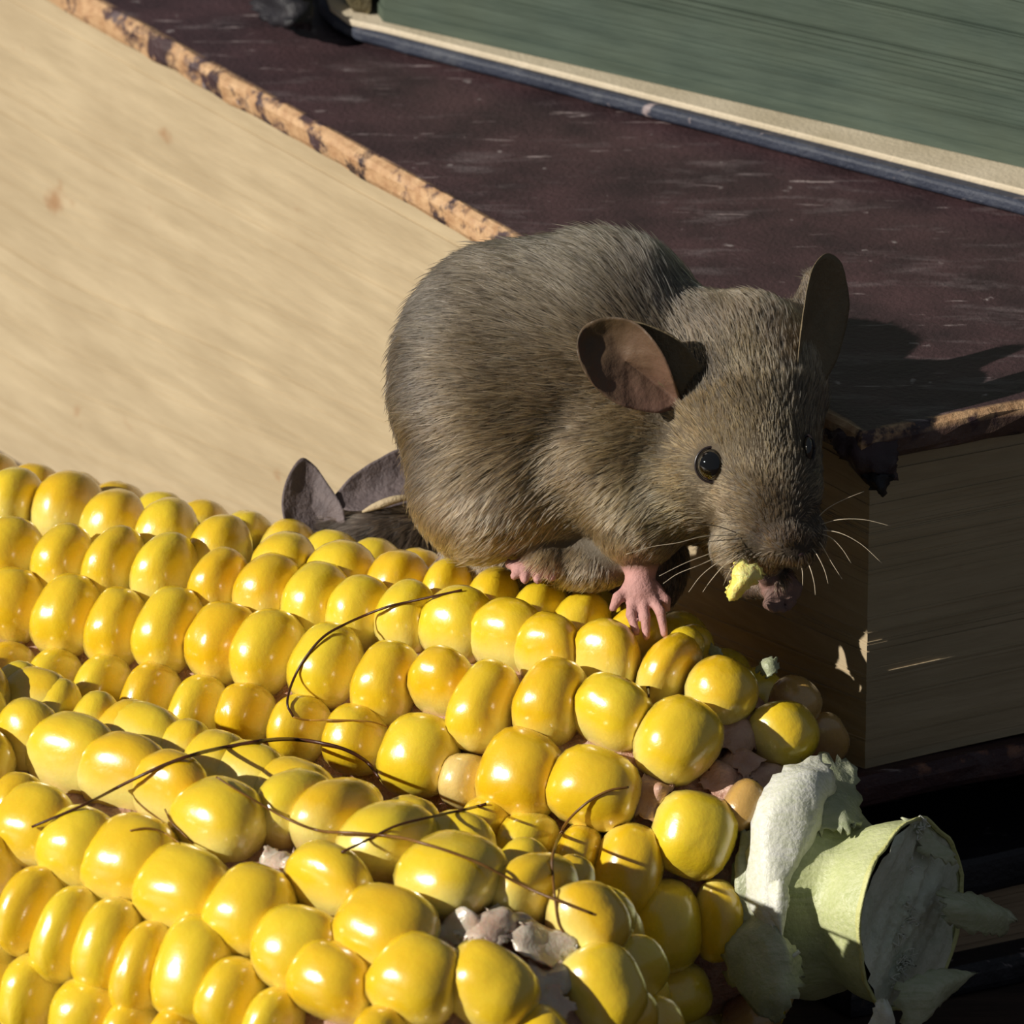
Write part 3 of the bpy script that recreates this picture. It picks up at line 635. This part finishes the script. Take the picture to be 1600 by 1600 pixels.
silk([(533, 1332), (575, 1312), (620, 1290), (680, 1275), (730, 1264), (760, 1256)], .014, .014, M_SD, 'straight dark silk strand crossing the long wavy brown one')
silk([(982, 1230), (950, 1236), (915, 1256), (882, 1290), (864, 1335), (864, 1370), (868, 1410), (874, 1445), (892, 1472)], .014, .012, M_SB, 'sickle-shaped brown silk strand bridging both cobs near the missing kernels')
silk([(258, 1265), (268, 1285), (285, 1302), (302, 1318)], .010, .008, M_SB, 'short straight silk strand on the front cob, upper of two')
silk([(203, 1298), (225, 1294), (250, 1298), (282, 1318)], .010, .006, M_SG, 'short arched silk strand on the front cob, lower of two')
silk([(1012, 1072), (1014, 1090)], .018, .01, M_SD, 'tiny dark silk stub between kernels near the stalk end')

# ------------------------------------------------------------------ mice
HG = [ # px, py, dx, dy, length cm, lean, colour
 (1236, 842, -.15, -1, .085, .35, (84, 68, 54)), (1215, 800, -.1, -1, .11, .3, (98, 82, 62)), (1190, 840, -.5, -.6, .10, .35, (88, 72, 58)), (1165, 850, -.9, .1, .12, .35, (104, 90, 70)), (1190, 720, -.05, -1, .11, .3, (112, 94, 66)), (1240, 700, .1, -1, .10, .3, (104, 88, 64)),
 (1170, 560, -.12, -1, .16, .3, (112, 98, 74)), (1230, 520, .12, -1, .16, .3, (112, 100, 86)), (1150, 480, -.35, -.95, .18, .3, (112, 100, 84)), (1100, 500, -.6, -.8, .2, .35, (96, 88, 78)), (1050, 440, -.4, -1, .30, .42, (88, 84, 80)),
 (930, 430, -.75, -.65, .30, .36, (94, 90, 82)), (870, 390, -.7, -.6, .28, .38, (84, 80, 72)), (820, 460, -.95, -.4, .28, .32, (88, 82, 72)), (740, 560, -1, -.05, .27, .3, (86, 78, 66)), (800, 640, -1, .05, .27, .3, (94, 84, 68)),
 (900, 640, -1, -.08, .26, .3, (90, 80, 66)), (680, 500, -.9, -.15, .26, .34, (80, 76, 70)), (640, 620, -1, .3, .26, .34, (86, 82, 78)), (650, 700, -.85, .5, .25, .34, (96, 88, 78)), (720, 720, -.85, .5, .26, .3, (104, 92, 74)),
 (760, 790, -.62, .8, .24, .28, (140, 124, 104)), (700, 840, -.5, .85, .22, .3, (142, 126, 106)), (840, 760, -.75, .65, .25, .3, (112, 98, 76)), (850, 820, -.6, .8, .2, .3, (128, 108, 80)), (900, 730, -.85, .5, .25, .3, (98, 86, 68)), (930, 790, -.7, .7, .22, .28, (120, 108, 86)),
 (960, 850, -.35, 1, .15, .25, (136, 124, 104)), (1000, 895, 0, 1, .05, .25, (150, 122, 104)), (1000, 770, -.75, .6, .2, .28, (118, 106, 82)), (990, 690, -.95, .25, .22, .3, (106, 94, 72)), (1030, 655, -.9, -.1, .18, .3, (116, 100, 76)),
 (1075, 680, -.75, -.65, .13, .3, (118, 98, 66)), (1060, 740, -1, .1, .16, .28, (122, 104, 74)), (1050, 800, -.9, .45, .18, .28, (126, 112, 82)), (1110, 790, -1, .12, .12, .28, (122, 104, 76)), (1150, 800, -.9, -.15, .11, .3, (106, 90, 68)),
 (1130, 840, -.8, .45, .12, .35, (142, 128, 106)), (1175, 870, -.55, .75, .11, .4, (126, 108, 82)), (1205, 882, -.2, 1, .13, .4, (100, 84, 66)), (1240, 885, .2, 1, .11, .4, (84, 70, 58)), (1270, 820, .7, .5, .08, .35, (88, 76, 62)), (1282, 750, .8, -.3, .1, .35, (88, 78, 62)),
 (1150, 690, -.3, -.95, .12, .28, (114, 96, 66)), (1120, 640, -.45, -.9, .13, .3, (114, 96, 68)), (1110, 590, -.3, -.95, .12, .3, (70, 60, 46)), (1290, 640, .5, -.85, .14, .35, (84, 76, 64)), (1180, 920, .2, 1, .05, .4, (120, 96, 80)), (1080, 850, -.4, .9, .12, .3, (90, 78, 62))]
HG2 = [(600, 850, -.6, .7, .24, .35, (92, 84, 78)), (540, 830, -.8, .4, .2, .35, (86, 80, 76)), (680, 880, -.4, .9, .25, .35, (84, 76, 68)), (560, 780, -.6, -.7, .16, .35, (84, 76, 72)), (700, 1050, 0, 1, .26, .35, (88, 80, 70))]

def hair_material(name):
    m = bpy.data.materials.new(name); m.use_nodes = True; t = m.node_tree; t.nodes.remove(t.nodes['Principled BSDF'])
    h = t.nodes.new('ShaderNodeBsdfHairPrincipled'); h.parametrization = 'COLOR'; a = t.nodes.new('ShaderNodeAttribute'); a.attribute_name = 'hcol'
    t.links.new(a.outputs[0], h.inputs['Color']); h.inputs['Roughness'].default_value = .38; h.inputs['Radial Roughness'].default_value = .55; h.inputs['Coat'].default_value = 0
    t.links.new(h.outputs[0], t.nodes['Material Output'].inputs[0]); return m
M_FUR = hair_material('mouse_fur')
M_BODY = Mat('mouse_hide'); _c = M_BODY.attr('hcol', 0); M_BODY.base(_c); M_BODY.set(Roughness=.7, Subsurface_Weight=.0); _v = M_BODY.coord(); M_BODY.bump(M_BODY.noise(_v, 30, 4), .02, .6); M_BODY = M_BODY.m

def build_fur(V, F, N, prims, guides, count, seed, root, excl=(), bright=1.0, lscale=1.0, rad=.0042):
    rg = np.random.default_rng(seed); Q = V[F]; A = .5*np.linalg.norm(np.cross(Q[:, 2]-Q[:, 0], Q[:, 3]-Q[:, 1]), axis=1)
    cen = from_cam(Q.mean(1)); pxc = px_of(cen)
    fi = rg.choice(len(F), count, p=A/A.sum()); uv = rg.uniform(0, 1, (count, 2, 1)); q = Q[fi]
    P = (q[:, 0]*(1-uv[:, 0])+q[:, 1]*uv[:, 0])*(1-uv[:, 1])+(q[:, 3]*(1-uv[:, 0])+q[:, 2]*uv[:, 0])*uv[:, 1]; Nn = nrm(N[F[fi]].mean(1))
    skin = np.full(count, 9.0)
    for p in prims:
        if p.get('skin'):
            e = sd_ell(P, p['c'], p['r'], p.get('ang', 0)) if p['t'] == 'e' else sd_cone(P, p['a'], p['b'], p['ra'], p['rb']); skin = np.minimum(skin, e)
    keep = skin > .03+rg.uniform(-.01, .05, count)
    for c, r in excl: keep &= np.linalg.norm(P-to_cam(c), axis=1) > r
    P = P[keep]; Nn = Nn[keep]; n = len(P); px = px_of(from_cam(P))
    g = np.array([x[:6] for x in guides]); gc = np.array([lin(*x[6])[:3] for x in guides])
    d2 = ((px[:, None, :]-g[None, :, :2])**2).sum(-1); wt = 1/(d2+160)**1.8; wt /= wt.sum(1, keepdims=True)
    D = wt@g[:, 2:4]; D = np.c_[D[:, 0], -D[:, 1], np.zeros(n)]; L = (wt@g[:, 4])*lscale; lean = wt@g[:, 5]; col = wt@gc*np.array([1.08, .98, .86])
    D[:, 2] = 0; back = -np.clip(Nn[:, 2], -1, 0); T = nrm(D-(D*Nn).sum(1, keepdims=True)*Nn)
    T = nrm(T+rg.normal(size=(n, 3))*.13); cl = vnoise(P, 5, 4.0)[:, None]*.16; B = np.cross(Nn, T); T = nrm(T+B*cl); T = nrm(T-(T*Nn).sum(1, keepdims=True)*Nn)
    L = L*1.08*rg.uniform(.6, 1.25, n); lean = lean*.78*rg.uniform(.5, 1.5, n)
    guard = rg.uniform(size=n) < .05; L[guard] *= 1.25; lean[guard] *= 1.25
    K_ = 5; u = np.linspace(0, 1, K_)[None, :, None]
    X = P[:, None, :]-Nn[:, None, :]*.01 + L[:, None, None]*(T[:, None, :]*u*(1-.12*u) + Nn[:, None, :]*lean[:, None, None]*(u-.45*u*u))
    X = from_cam(X)*S
    hc = bpy.data.hair_curves.new('fur'); hc.add_curves([K_]*n); hc.points.foreach_set('position', X.astype(np.float32).ravel())
    ra = hc.attributes.get('radius') or hc.attributes.new('radius', 'FLOAT', 'POINT')
    rr = rad*S*np.tile(np.array([1.0, 1.0, .85, .55, .12]), (n, 1))*rg.uniform(.7, 1.2, (n, 1)); ra.data.foreach_set('value', rr.astype(np.float32).ravel())
    val = rg.lognormal(-.05, .62, n)*(1+.15*vnoise(P, 3, 3.0)); c = col*val[:, None]*bright; warm = rg.uniform(.9, 1.12, n); c[:, 2] /= warm; dark = rg.uniform(size=n) < .12; c[dark] *= .35
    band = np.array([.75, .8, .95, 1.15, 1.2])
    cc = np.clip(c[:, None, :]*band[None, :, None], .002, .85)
    ca = hc.attributes.new('hcol', 'FLOAT_COLOR', 'POINT'); ca.data.foreach_set('color', np.concatenate([cc, np.ones((n, K_, 1))], -1).astype(np.float32).ravel())
    hc.materials.append(M_FUR); o = link('fur', hc, root); o['kind'] = 'stuff'; return o

def mouse_body(prims, guides, root, h, pink=(186, 138, 132)):
    V, F, N = surface_net(prims, h)
    skin = np.full(len(V), 9.0)
    for p in prims:
        if p.get('skin'):
            e = sd_ell(V, p['c'], p['r'], p.get('ang', 0)) if p['t'] == 'e' else sd_cone(V, p['a'], p['b'], p['ra'], p['rb']); skin = np.minimum(skin, e)
    s2 = np.full(len(V), 9.0)
    for p in prims:
        if p.get('skin') == 2: s2 = np.minimum(s2, sd_cone(V, p['a'], p['b'], p['ra'], p['rb']) if p['t'] == 'c' else sd_ell(V, p['c'], p['r']))
    f2 = np.clip((.06-s2)/.05, 0, 1)[:, None]
    f = np.clip((.06-skin)/.05, 0, 1)[:, None]; px = px_of(from_cam(V)); g = np.array([x[:2] for x in guides]); gc = np.array([lin(*x[6])[:3] for x in guides])
    wt = 1/(((px[:, None, :]-g[None])**2).sum(-1)+160)**1.8; wt /= wt.sum(1, keepdims=True)
    col = (wt@gc)*.45*(1-f)+np.array(lin(*pink)[:3])*f
    col = col*(1-f2)+np.array(lin(112, 86, 78)[:3])*f2
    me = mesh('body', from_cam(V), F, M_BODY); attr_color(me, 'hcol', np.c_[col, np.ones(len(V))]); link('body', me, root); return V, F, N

M_EARS = Mat('ear_skin'); _v = M_EARS.coord(); _n = M_EARS.noise(_v, 3, 5); _f = M_EARS.attr('tip', 2)
M_EARS.base(M_EARS.mix(_f, M_EARS.ramp(_n, [(.3, lin(122, 92, 78)), (.7, lin(106, 82, 66))]), M_EARS.ramp(_n, [(.3, lin(72, 58, 40)), (.7, lin(92, 74, 52))])))
M_EARS.set(Roughness=.5, Subsurface_Weight=.08, Subsurface_Scale=.04*S, Subsurface_Radius=(1, .5, .3)); M_EARS.bump(M_EARS.noise(M_EARS.coord((1, 1, 1), (0, 0, .7)), 9, 4), .02, .7); M_EARS = M_EARS.m
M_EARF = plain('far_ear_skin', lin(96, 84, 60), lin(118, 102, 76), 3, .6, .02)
def ear(root, rim, base, cup, mat, rimd=0.0, label=None, n=40, m=12, thick=.022, name='ear'):
    """closed rim (px,py,d), centre point pushed away by cup along the rim plane normal"""
    R = np.array([W(*p) for p in rim]); R = catmull(np.vstack([R, R[:1]]), 6)[:-1]; n = len(R); c = R.mean(0); _, _, vt = np.linalg.svd(R-c); nn = vt[2]; nn = nn if nn@BV > 0 else -nn
    b = W(*base); V = []; tip = []; far = np.linalg.norm(R-b, axis=1).max()
    for side in (1, -1):
        for j in range(m+1):
            f = j/m
            for p in R:
                q = c*(1-f)+p*f; q = q - nn*cup*(1-f**2.2) + nn*.012*vnoise(q, 4, 7); V.append(q+nn*side*thick/2*(1-.6*f**6)); tip.append(np.clip(np.linalg.norm(q-b)/far*1.5-.35, 0, 1))
    F = []; o2 = (m+1)*n
    for j in range(m):
        for i in range(n):
            a = j*n+i; b_ = j*n+(i+1) % n; F.append((a, b_, b_+n, a+n)); F.append((o2+a, o2+a+n, o2+b_+n, o2+b_))
    for i in range(n): F.append((m*n+i, m*n+(i+1) % n, o2+m*n+(i+1) % n, o2+m*n+i))
    me = mesh(name, V, F, mat); attr_float(me, 'tip', tip); return link(name, me, root, label=label), R, nn
def sphere_part(name, c, r, mat, parent, scale=(1, 1, 1), label=None, nu=28, nv=16):
    V = []; F = []
    for j in range(nv+1):
        ph = math.pi*j/nv
        for i in range(nu):
            t = 2*math.pi*i/nu; l = np.array([math.sin(ph)*math.cos(t)*scale[0], math.sin(ph)*math.sin(t)*scale[1], math.cos(ph)*scale[2]])*r; V.append(c+l[0]*RV+l[1]*UV+l[2]*BV)
    for j in range(nv):
        for i in range(nu): F.append((j*nu+i, (j+1)*nu+i, (j+1)*nu+(i+1) % nu, j*nu+(i+1) % nu))
    return link(name, mesh(name, V, F, mat), parent, label=label)

mouse = thing('house_mouse', 'brown grey young mouse crouching on the rear cob, nibbling a yellow corn crumb', 'mouse', tuple(W(900, 900, -.8)))
PR = [E(795, 600, -.95, 182, 218, 170, 0), E(930, 555, -.85, 190, 190, 165, 0, .3), E(765, 755, -.75, 122, 122, 105, 0, .22), E(860, 740, -.85, 120, 120, 110, 0, .25),
      E(1020, 640, -.6, 130, 150, 120, 0, .3), C_((965, 720, -.45), (1000, 800, -.35), 112, 82, .25), C_((1000, 800, -.35), (1000, 878, -.42), 74, 24, .15),
      E(1085, 760, -.8, 75, 90, 80, 0, .2), E(1075, 545, -.6, 85, 85, 85, 0, .3), E(1030, 735, -.5, 95, 95, 92, 0, .3), E(920, 845, -1.15, 110, 70, 75, 0, .2), C_((1236, 570, -.55), (1268, 450, -.72), 44, 14, .15), E(925, 878, -.75, 74, 46, 50, 0, .12), E(795, 872, -2.2, 95, 90, 110, 0, .3), E(890, 870, -2.3, 90, 85, 100, 0, .3), E(985, 880, -2.6, 92, 96, 110, 0, .3), E(800, 900, -2.6, 100, 110, 100, 0, .3),  # the deep ellipsoids are unseen body bulk added to keep sun off the pages
      C_((700, 900, -2.4), (620, 1000, -3.0), 30, 18, .15, 2), C_((620, 1000, -3.0), (520, 1120, -3.3), 18, 14, .05, 2), C_((520, 1120, -3.3), (420, 1230, -3.6), 14, 8, .04, 2), E(1160, 590, -.35, 126, 134, 118, -10, .25), C_((1168, 650, -.1), (1196, 765, .25), 120, 86, .22), C_((1196, 765, .25), (1226, 838, .5), 82, 42, .15),
      E(1100, 745, -.15, 98, 88, 85, 20, .2), E(1172, 838, .32, 62, 50, 50, 25, .1), E(1250, 835, .3, 40, 46, 44, 0, .08), C_((1150, 850, .1), (1205, 868, .38), 38, 26, .1), E(1240, 860, .56, 24, 19, 20, 0, .05),
      E(850, 868, -.62, 34, 36, 30, 15, .08)]
# near forepaw: palm and five toes gripping the kernels
PR += [C_((1001, 878, -.42), (1000, 925, -.36), 23, 24, .08, 1), C_((992, 924, -.36), (1010, 926, -.36), 20, 19, .06, 1)]
for a, b, c, r in (((982, 922, -.34), (966, 934, -.28), (958, 950, -.30), 9), ((988, 938, -.30), (986, 960, -.20), (994, 988, -.16), 8), ((1004, 940, -.28), (1008, 964, -.18), (1010, 995, -.14), 8),
                   ((1018, 934, -.30), (1032, 956, -.20), (1038, 990, -.16), 8), ((1024, 918, -.36), (1040, 938, -.32), (1042, 952, -.34), 8)):
    PR += [C_(a, b, r*1.15, r, .04, 1), C_(b, c, r, r*.72, .02, 1)]
# raised far forepaw at the mouth
PR += [C_((1130, 830, -.45), (1175, 905, -.25), 42, 28, .12), C_((1175, 905, -.25), (1210, 910, .15), 26, 26, .08), E(1214, 912, .2, 30, 28, 24, 0, .05, 0)]
for a, b, c in (((1196, 905, .34), (1184, 892, .42), (1176, 888, .42)), ((1206, 928, .28), (1200, 944, .32), (1210, 954, .36)), ((1218, 932, .26), (1216, 948, .30), (1224, 954, .34)), ((1230, 926, .22), (1236, 940, .26), (1232, 950, .3)), ((1236, 910, .22), (1246, 918, .24), (1246, 930, .26))):
    PR += [C_(a, b, 10, 8, .04, 2), C_(b, c, 8, 5, .02, 2)]
# hind foot under the thigh
PR += [C_((862, 880, -.62), (812, 888, -.62), 18, 14, .05, 1)]
for a, b in (((812, 884, -.58), (796, 882, -.58)), ((812, 888, -.56), (804, 900, -.52)), ((820, 890, -.54), (820, 906, -.50)), ((850, 892, -.54), (862, 902, -.52)), ((838, 892, -.54), (840, 906, -.50))):
    PR += [C_(a, b, 9, 7, .03, 1)]
V, F, N = mouse_body(PR, HG, mouse, .032)
eyeL, eyeR = W(1112, 726, .50), W(1262, 700, .12)
def surf_push(px, py):     # centre of an eye sunk in the head surface
    for d in np.arange(2.0, -3, -.01):
        if eval_sdf(PR, to_cam(W(px, py, d))[None])[0] < 0: return d
    return 0
eyeL = W(1112, 726, surf_push(1112, 726)+.0); eyeR = W(1262, 702, surf_push(1262, 702)-.03)
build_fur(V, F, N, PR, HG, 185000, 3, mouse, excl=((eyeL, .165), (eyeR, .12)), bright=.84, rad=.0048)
M_EYE = Mat('eye_black').set(Base_Color=(.003, .0025, .002, 1), Roughness=.04, Coat_Weight=1.0, Coat_Roughness=.02).m
M_LID = Mat('eye_rim').set(Base_Color=lin(38, 30, 30), Roughness=.3).m
for c, r, sq in ((eyeL, .15, 1.0), (eyeR, .12, .5)):
    e = sphere_part('eye', c, r, M_EYE, mouse, (sq*.97, 1.06, .9), label='glossy black bulging eye')
    P = [c+.0*BV+(r*1.06)*(math.cos(t)*RV*sq+math.sin(t)*UV*1.08)+.01*BV for t in np.linspace(0, 2*math.pi, 33)]
    Vv, Ff = tube_vf(P, .014, 6); o = link('eye_rim', mesh('eye_rim', Vv, Ff, M_LID), e)
    o.matrix_parent_inverse = Matrix.Translation((0, 0, 0)) ; e_loc = e.matrix_world
    o.parent = e; o.matrix_parent_inverse = (Matrix.Translation(mouse.location) @ Matrix.Translation(-mouse.location)).inverted()
M_NOSE = plain('nose_skin', lin(70, 52, 52), lin(92, 70, 68), 6, .35, .01)
sphere_part('nose', W(1246, 864, .63), .062, M_NOSE, mouse, (1.15, .8, .8), label='small dark nose')
sb = surf_push(1062, 628); sr = surf_push(1250, 600)
ear(mouse, [(x, y, sb+o) for x, y, o in ((1066, 632, -.04), (1034, 645, .04), (992, 640, .14), (955, 626, .24), (925, 600, .32), (906, 566, .36), (901, 536, .36), (912, 510, .34), (945, 496, .34), (985, 500, .38), (1014, 522, .42), (1038, 556, .40), (1054, 595, .26))], (1062, 628, sb-.05), .16, M_EARS, label='thin rounded ear facing the viewer, olive brown and pink inside')
ear(mouse, [(x, y, sr+o) for x, y, o in ((1262, 632, -.25), (1246, 590, -.1), (1250, 530, -.02), (1258, 470, -.02), (1270, 420, -.1), (1290, 396, -.3), (1312, 408, -.55), (1325, 450, -.7), (1324, 500, -.72), (1312, 550, -.62), (1290, 596, -.45))], (1265, 615, sr-.2), .12, M_EARF, label='upright far ear, dark olive, seen nearly edge on')
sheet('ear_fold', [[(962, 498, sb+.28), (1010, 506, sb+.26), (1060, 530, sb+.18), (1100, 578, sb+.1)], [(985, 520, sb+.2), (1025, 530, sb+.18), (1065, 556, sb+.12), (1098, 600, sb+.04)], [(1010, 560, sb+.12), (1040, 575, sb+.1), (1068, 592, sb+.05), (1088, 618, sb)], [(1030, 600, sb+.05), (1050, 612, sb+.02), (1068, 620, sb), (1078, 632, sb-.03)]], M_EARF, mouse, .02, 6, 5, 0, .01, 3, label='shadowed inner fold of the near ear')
M_WH = Mat('whisker').set(Base_Color=lin(205, 190, 165), Roughness=.35).m; M_WD = Mat('whisker_dark').set(Base_Color=lin(40, 32, 26), Roughness=.4).m
for pts, mt in (([(1150, 832, .65), (1120, 822, .75), (1085, 818, .85), (1052, 814, .9)], M_WD), ([(1155, 842, .65), (1120, 845, .8), (1085, 850, .9)], M_WD), ([(1150, 836, .65), (1100, 838, .9), (1060, 848, 1.05), (1020, 854, 1.1), (978, 866, 1.15)], M_WH),
    ([(1150, 852, .65), (1110, 865, .85), (1070, 880, .95), (1030, 900, 1.0)], M_WH), ([(1148, 856, .65), (1100, 880, .85), (1060, 896, .9), (1036, 912, .9)], M_WH), ([(1152, 862, .65), (1120, 880, .8), (1095, 900, .85), (1076, 925, .85)], M_WH),
    ([(1155, 866, .6), (1130, 885, .7), (1110, 908, .7), (1098, 925, .7)], M_WH), ([(1160, 868, .6), (1142, 890, .7), (1130, 915, .7)], M_WH),
    ([(1272, 815, .4), (1292, 795, .4), (1320, 780, .4), (1350, 768, .35)], M_WH), ([(1275, 822, .4), (1310, 812, .5), (1350, 812, .5), (1392, 822, .5)], M_WH), ([(1275, 828, .4), (1310, 832, .5), (1345, 850, .5), (1378, 880, .5)], M_WH),
    ([(1275, 832, .4), (1298, 840, .5), (1316, 858, .5), (1330, 880, .5)], M_WH), ([(1272, 838, .4), (1284, 852, .5), (1300, 880, .5), (1316, 905, .5)], M_WH), ([(1264, 852, .5), (1276, 866, .6), (1288, 890, .6), (1294, 912, .6)], M_WH), ([(1370, 792, .3), (1385, 797, .3), (1402, 803, .3)], M_WH),
    ([(1258, 872, .5), (1266, 888, .6), (1272, 910, .6), (1274, 930, .6)], M_WH), ([(1250, 876, .5), (1254, 895, .6), (1254, 915, .6)], M_WH)):
    if pts[0][0] == 1370: continue
    P = catmull([W(*p) for p in pts], 5); Vv, Ff = tube_vf(P, np.linspace(.0055, .002, len(P)), 4); link('whisker', mesh('whisker', Vv, Ff, mt), mouse)

M_CR = plain('corn_flesh', (.78, .62, .03, 1), (.86, .80, .35, 1), 5, .4, .04, 10, Subsurface_Weight=.3, Subsurface_Scale=.08*S)
cr = sheet('corn_crumb', [[(1150, 876, .62), (1168, 882, .64), (1192, 894, .6)], [(1146, 890, .66), (1164, 896, .72), (1188, 902, .62)], [(1146, 906, .66), (1160, 908, .74), (1176, 910, .64)], [(1138, 922, .64), (1148, 922, .7), (1162, 920, .64)], [(1140, 930, .62), (1144, 931, .64), (1150, 929, .62)]], M_CR, None, .045, 5, 5, 1.0, .035, 6)
cr['label'] = 'ragged bright yellow corn crumb held in the front mouse\'s mouth'; cr['category'] = 'corn crumb'

# second mouse, standing up behind the rear cob
m2 = thing('house_mouse', 'blurred dark grey mouse peeking up behind the rear cob, mostly hidden by it', 'mouse', tuple(W(690, 1400, -6.2)*np.array([1, 1, 0])))
c2d = -4.3
PR2 = [E(610, 862, c2d, 95, 80, 85, 0), E(690, 880, c2d-.3, 80, 75, 80, 0, .2), C_((650, 900, c2d-.3), (690, 1060, c2d-.9), 95, 125, .25), C_((690, 1060, c2d-.9), (700, 1230, c2d-1.5), 128, 120, .25),
       C_((570, 870, c2d+.2), (520, 900, c2d+.6), 60, 30, .15), E(520, 845, c2d, 55, 50, 50, 0, .15), C_((640, 1260, c2d-1.2), (600, 1360, c2d-1.3), 40, 26, .1), C_((760, 1260, c2d-1.5), (770, 1360, c2d-1.6), 40, 26, .1)]
zf = min(from_cam(p['b'])[2] for p in PR2 if p['t'] == 'c')
V2, F2, N2 = mouse_body(PR2, HG2, m2, .06); build_fur(V2, F2, N2, PR2, HG2, 45000, 5, m2, bright=1.0, rad=.006)
M_EAR2 = plain('grey_ear', lin(84, 74, 76), lin(112, 100, 100), 4, .7, .02); M_EAR2P = plain('pale_ear_rim', lin(170, 150, 118), lin(186, 168, 136), 4, .7, .02)
def ear2(rim, base, cup, mat, label): ear(m2, rim, base, cup, mat, label=label, thick=.03)
ear2([(520, 850, c2d+.3), (480, 848, c2d+.4), (450, 826, c2d+.4), (440, 790, c2d+.35), (448, 748, c2d+.3), (470, 716, c2d+.2), (492, 728, c2d+.15), (512, 756, c2d+.2), (534, 790, c2d+.3), (540, 826, c2d+.3)], (520, 840, c2d), .10, M_EAR2, 'upright pointed grey ear of the hidden mouse')
ear2([(524, 772, c2d+.2), (550, 744, c2d+.15), (590, 718, c2d+.1), (630, 700, c2d+.05), (670, 705, c2d), (690, 740, c2d+.05), (670, 775, c2d+.2), (620, 790, c2d+.35), (570, 798, c2d+.35), (535, 795, c2d+.3)], (560, 800, c2d), .10, M_EAR2, 'folded back grey ear of the hidden mouse')
V, F = tube_vf(catmull([W(566, 800, c2d+.45), W(590, 790, c2d+.5), (W(620, 780, c2d+.5)), W(650, 776, c2d+.45)], 6), np.array([.012+.035*math.sin(i/18*math.pi) for i in range(19)]), 8)
link('ear_edge', mesh('ear_edge', V, F, M_EAR2P), m2, label='pale furry lower edge of the ear')
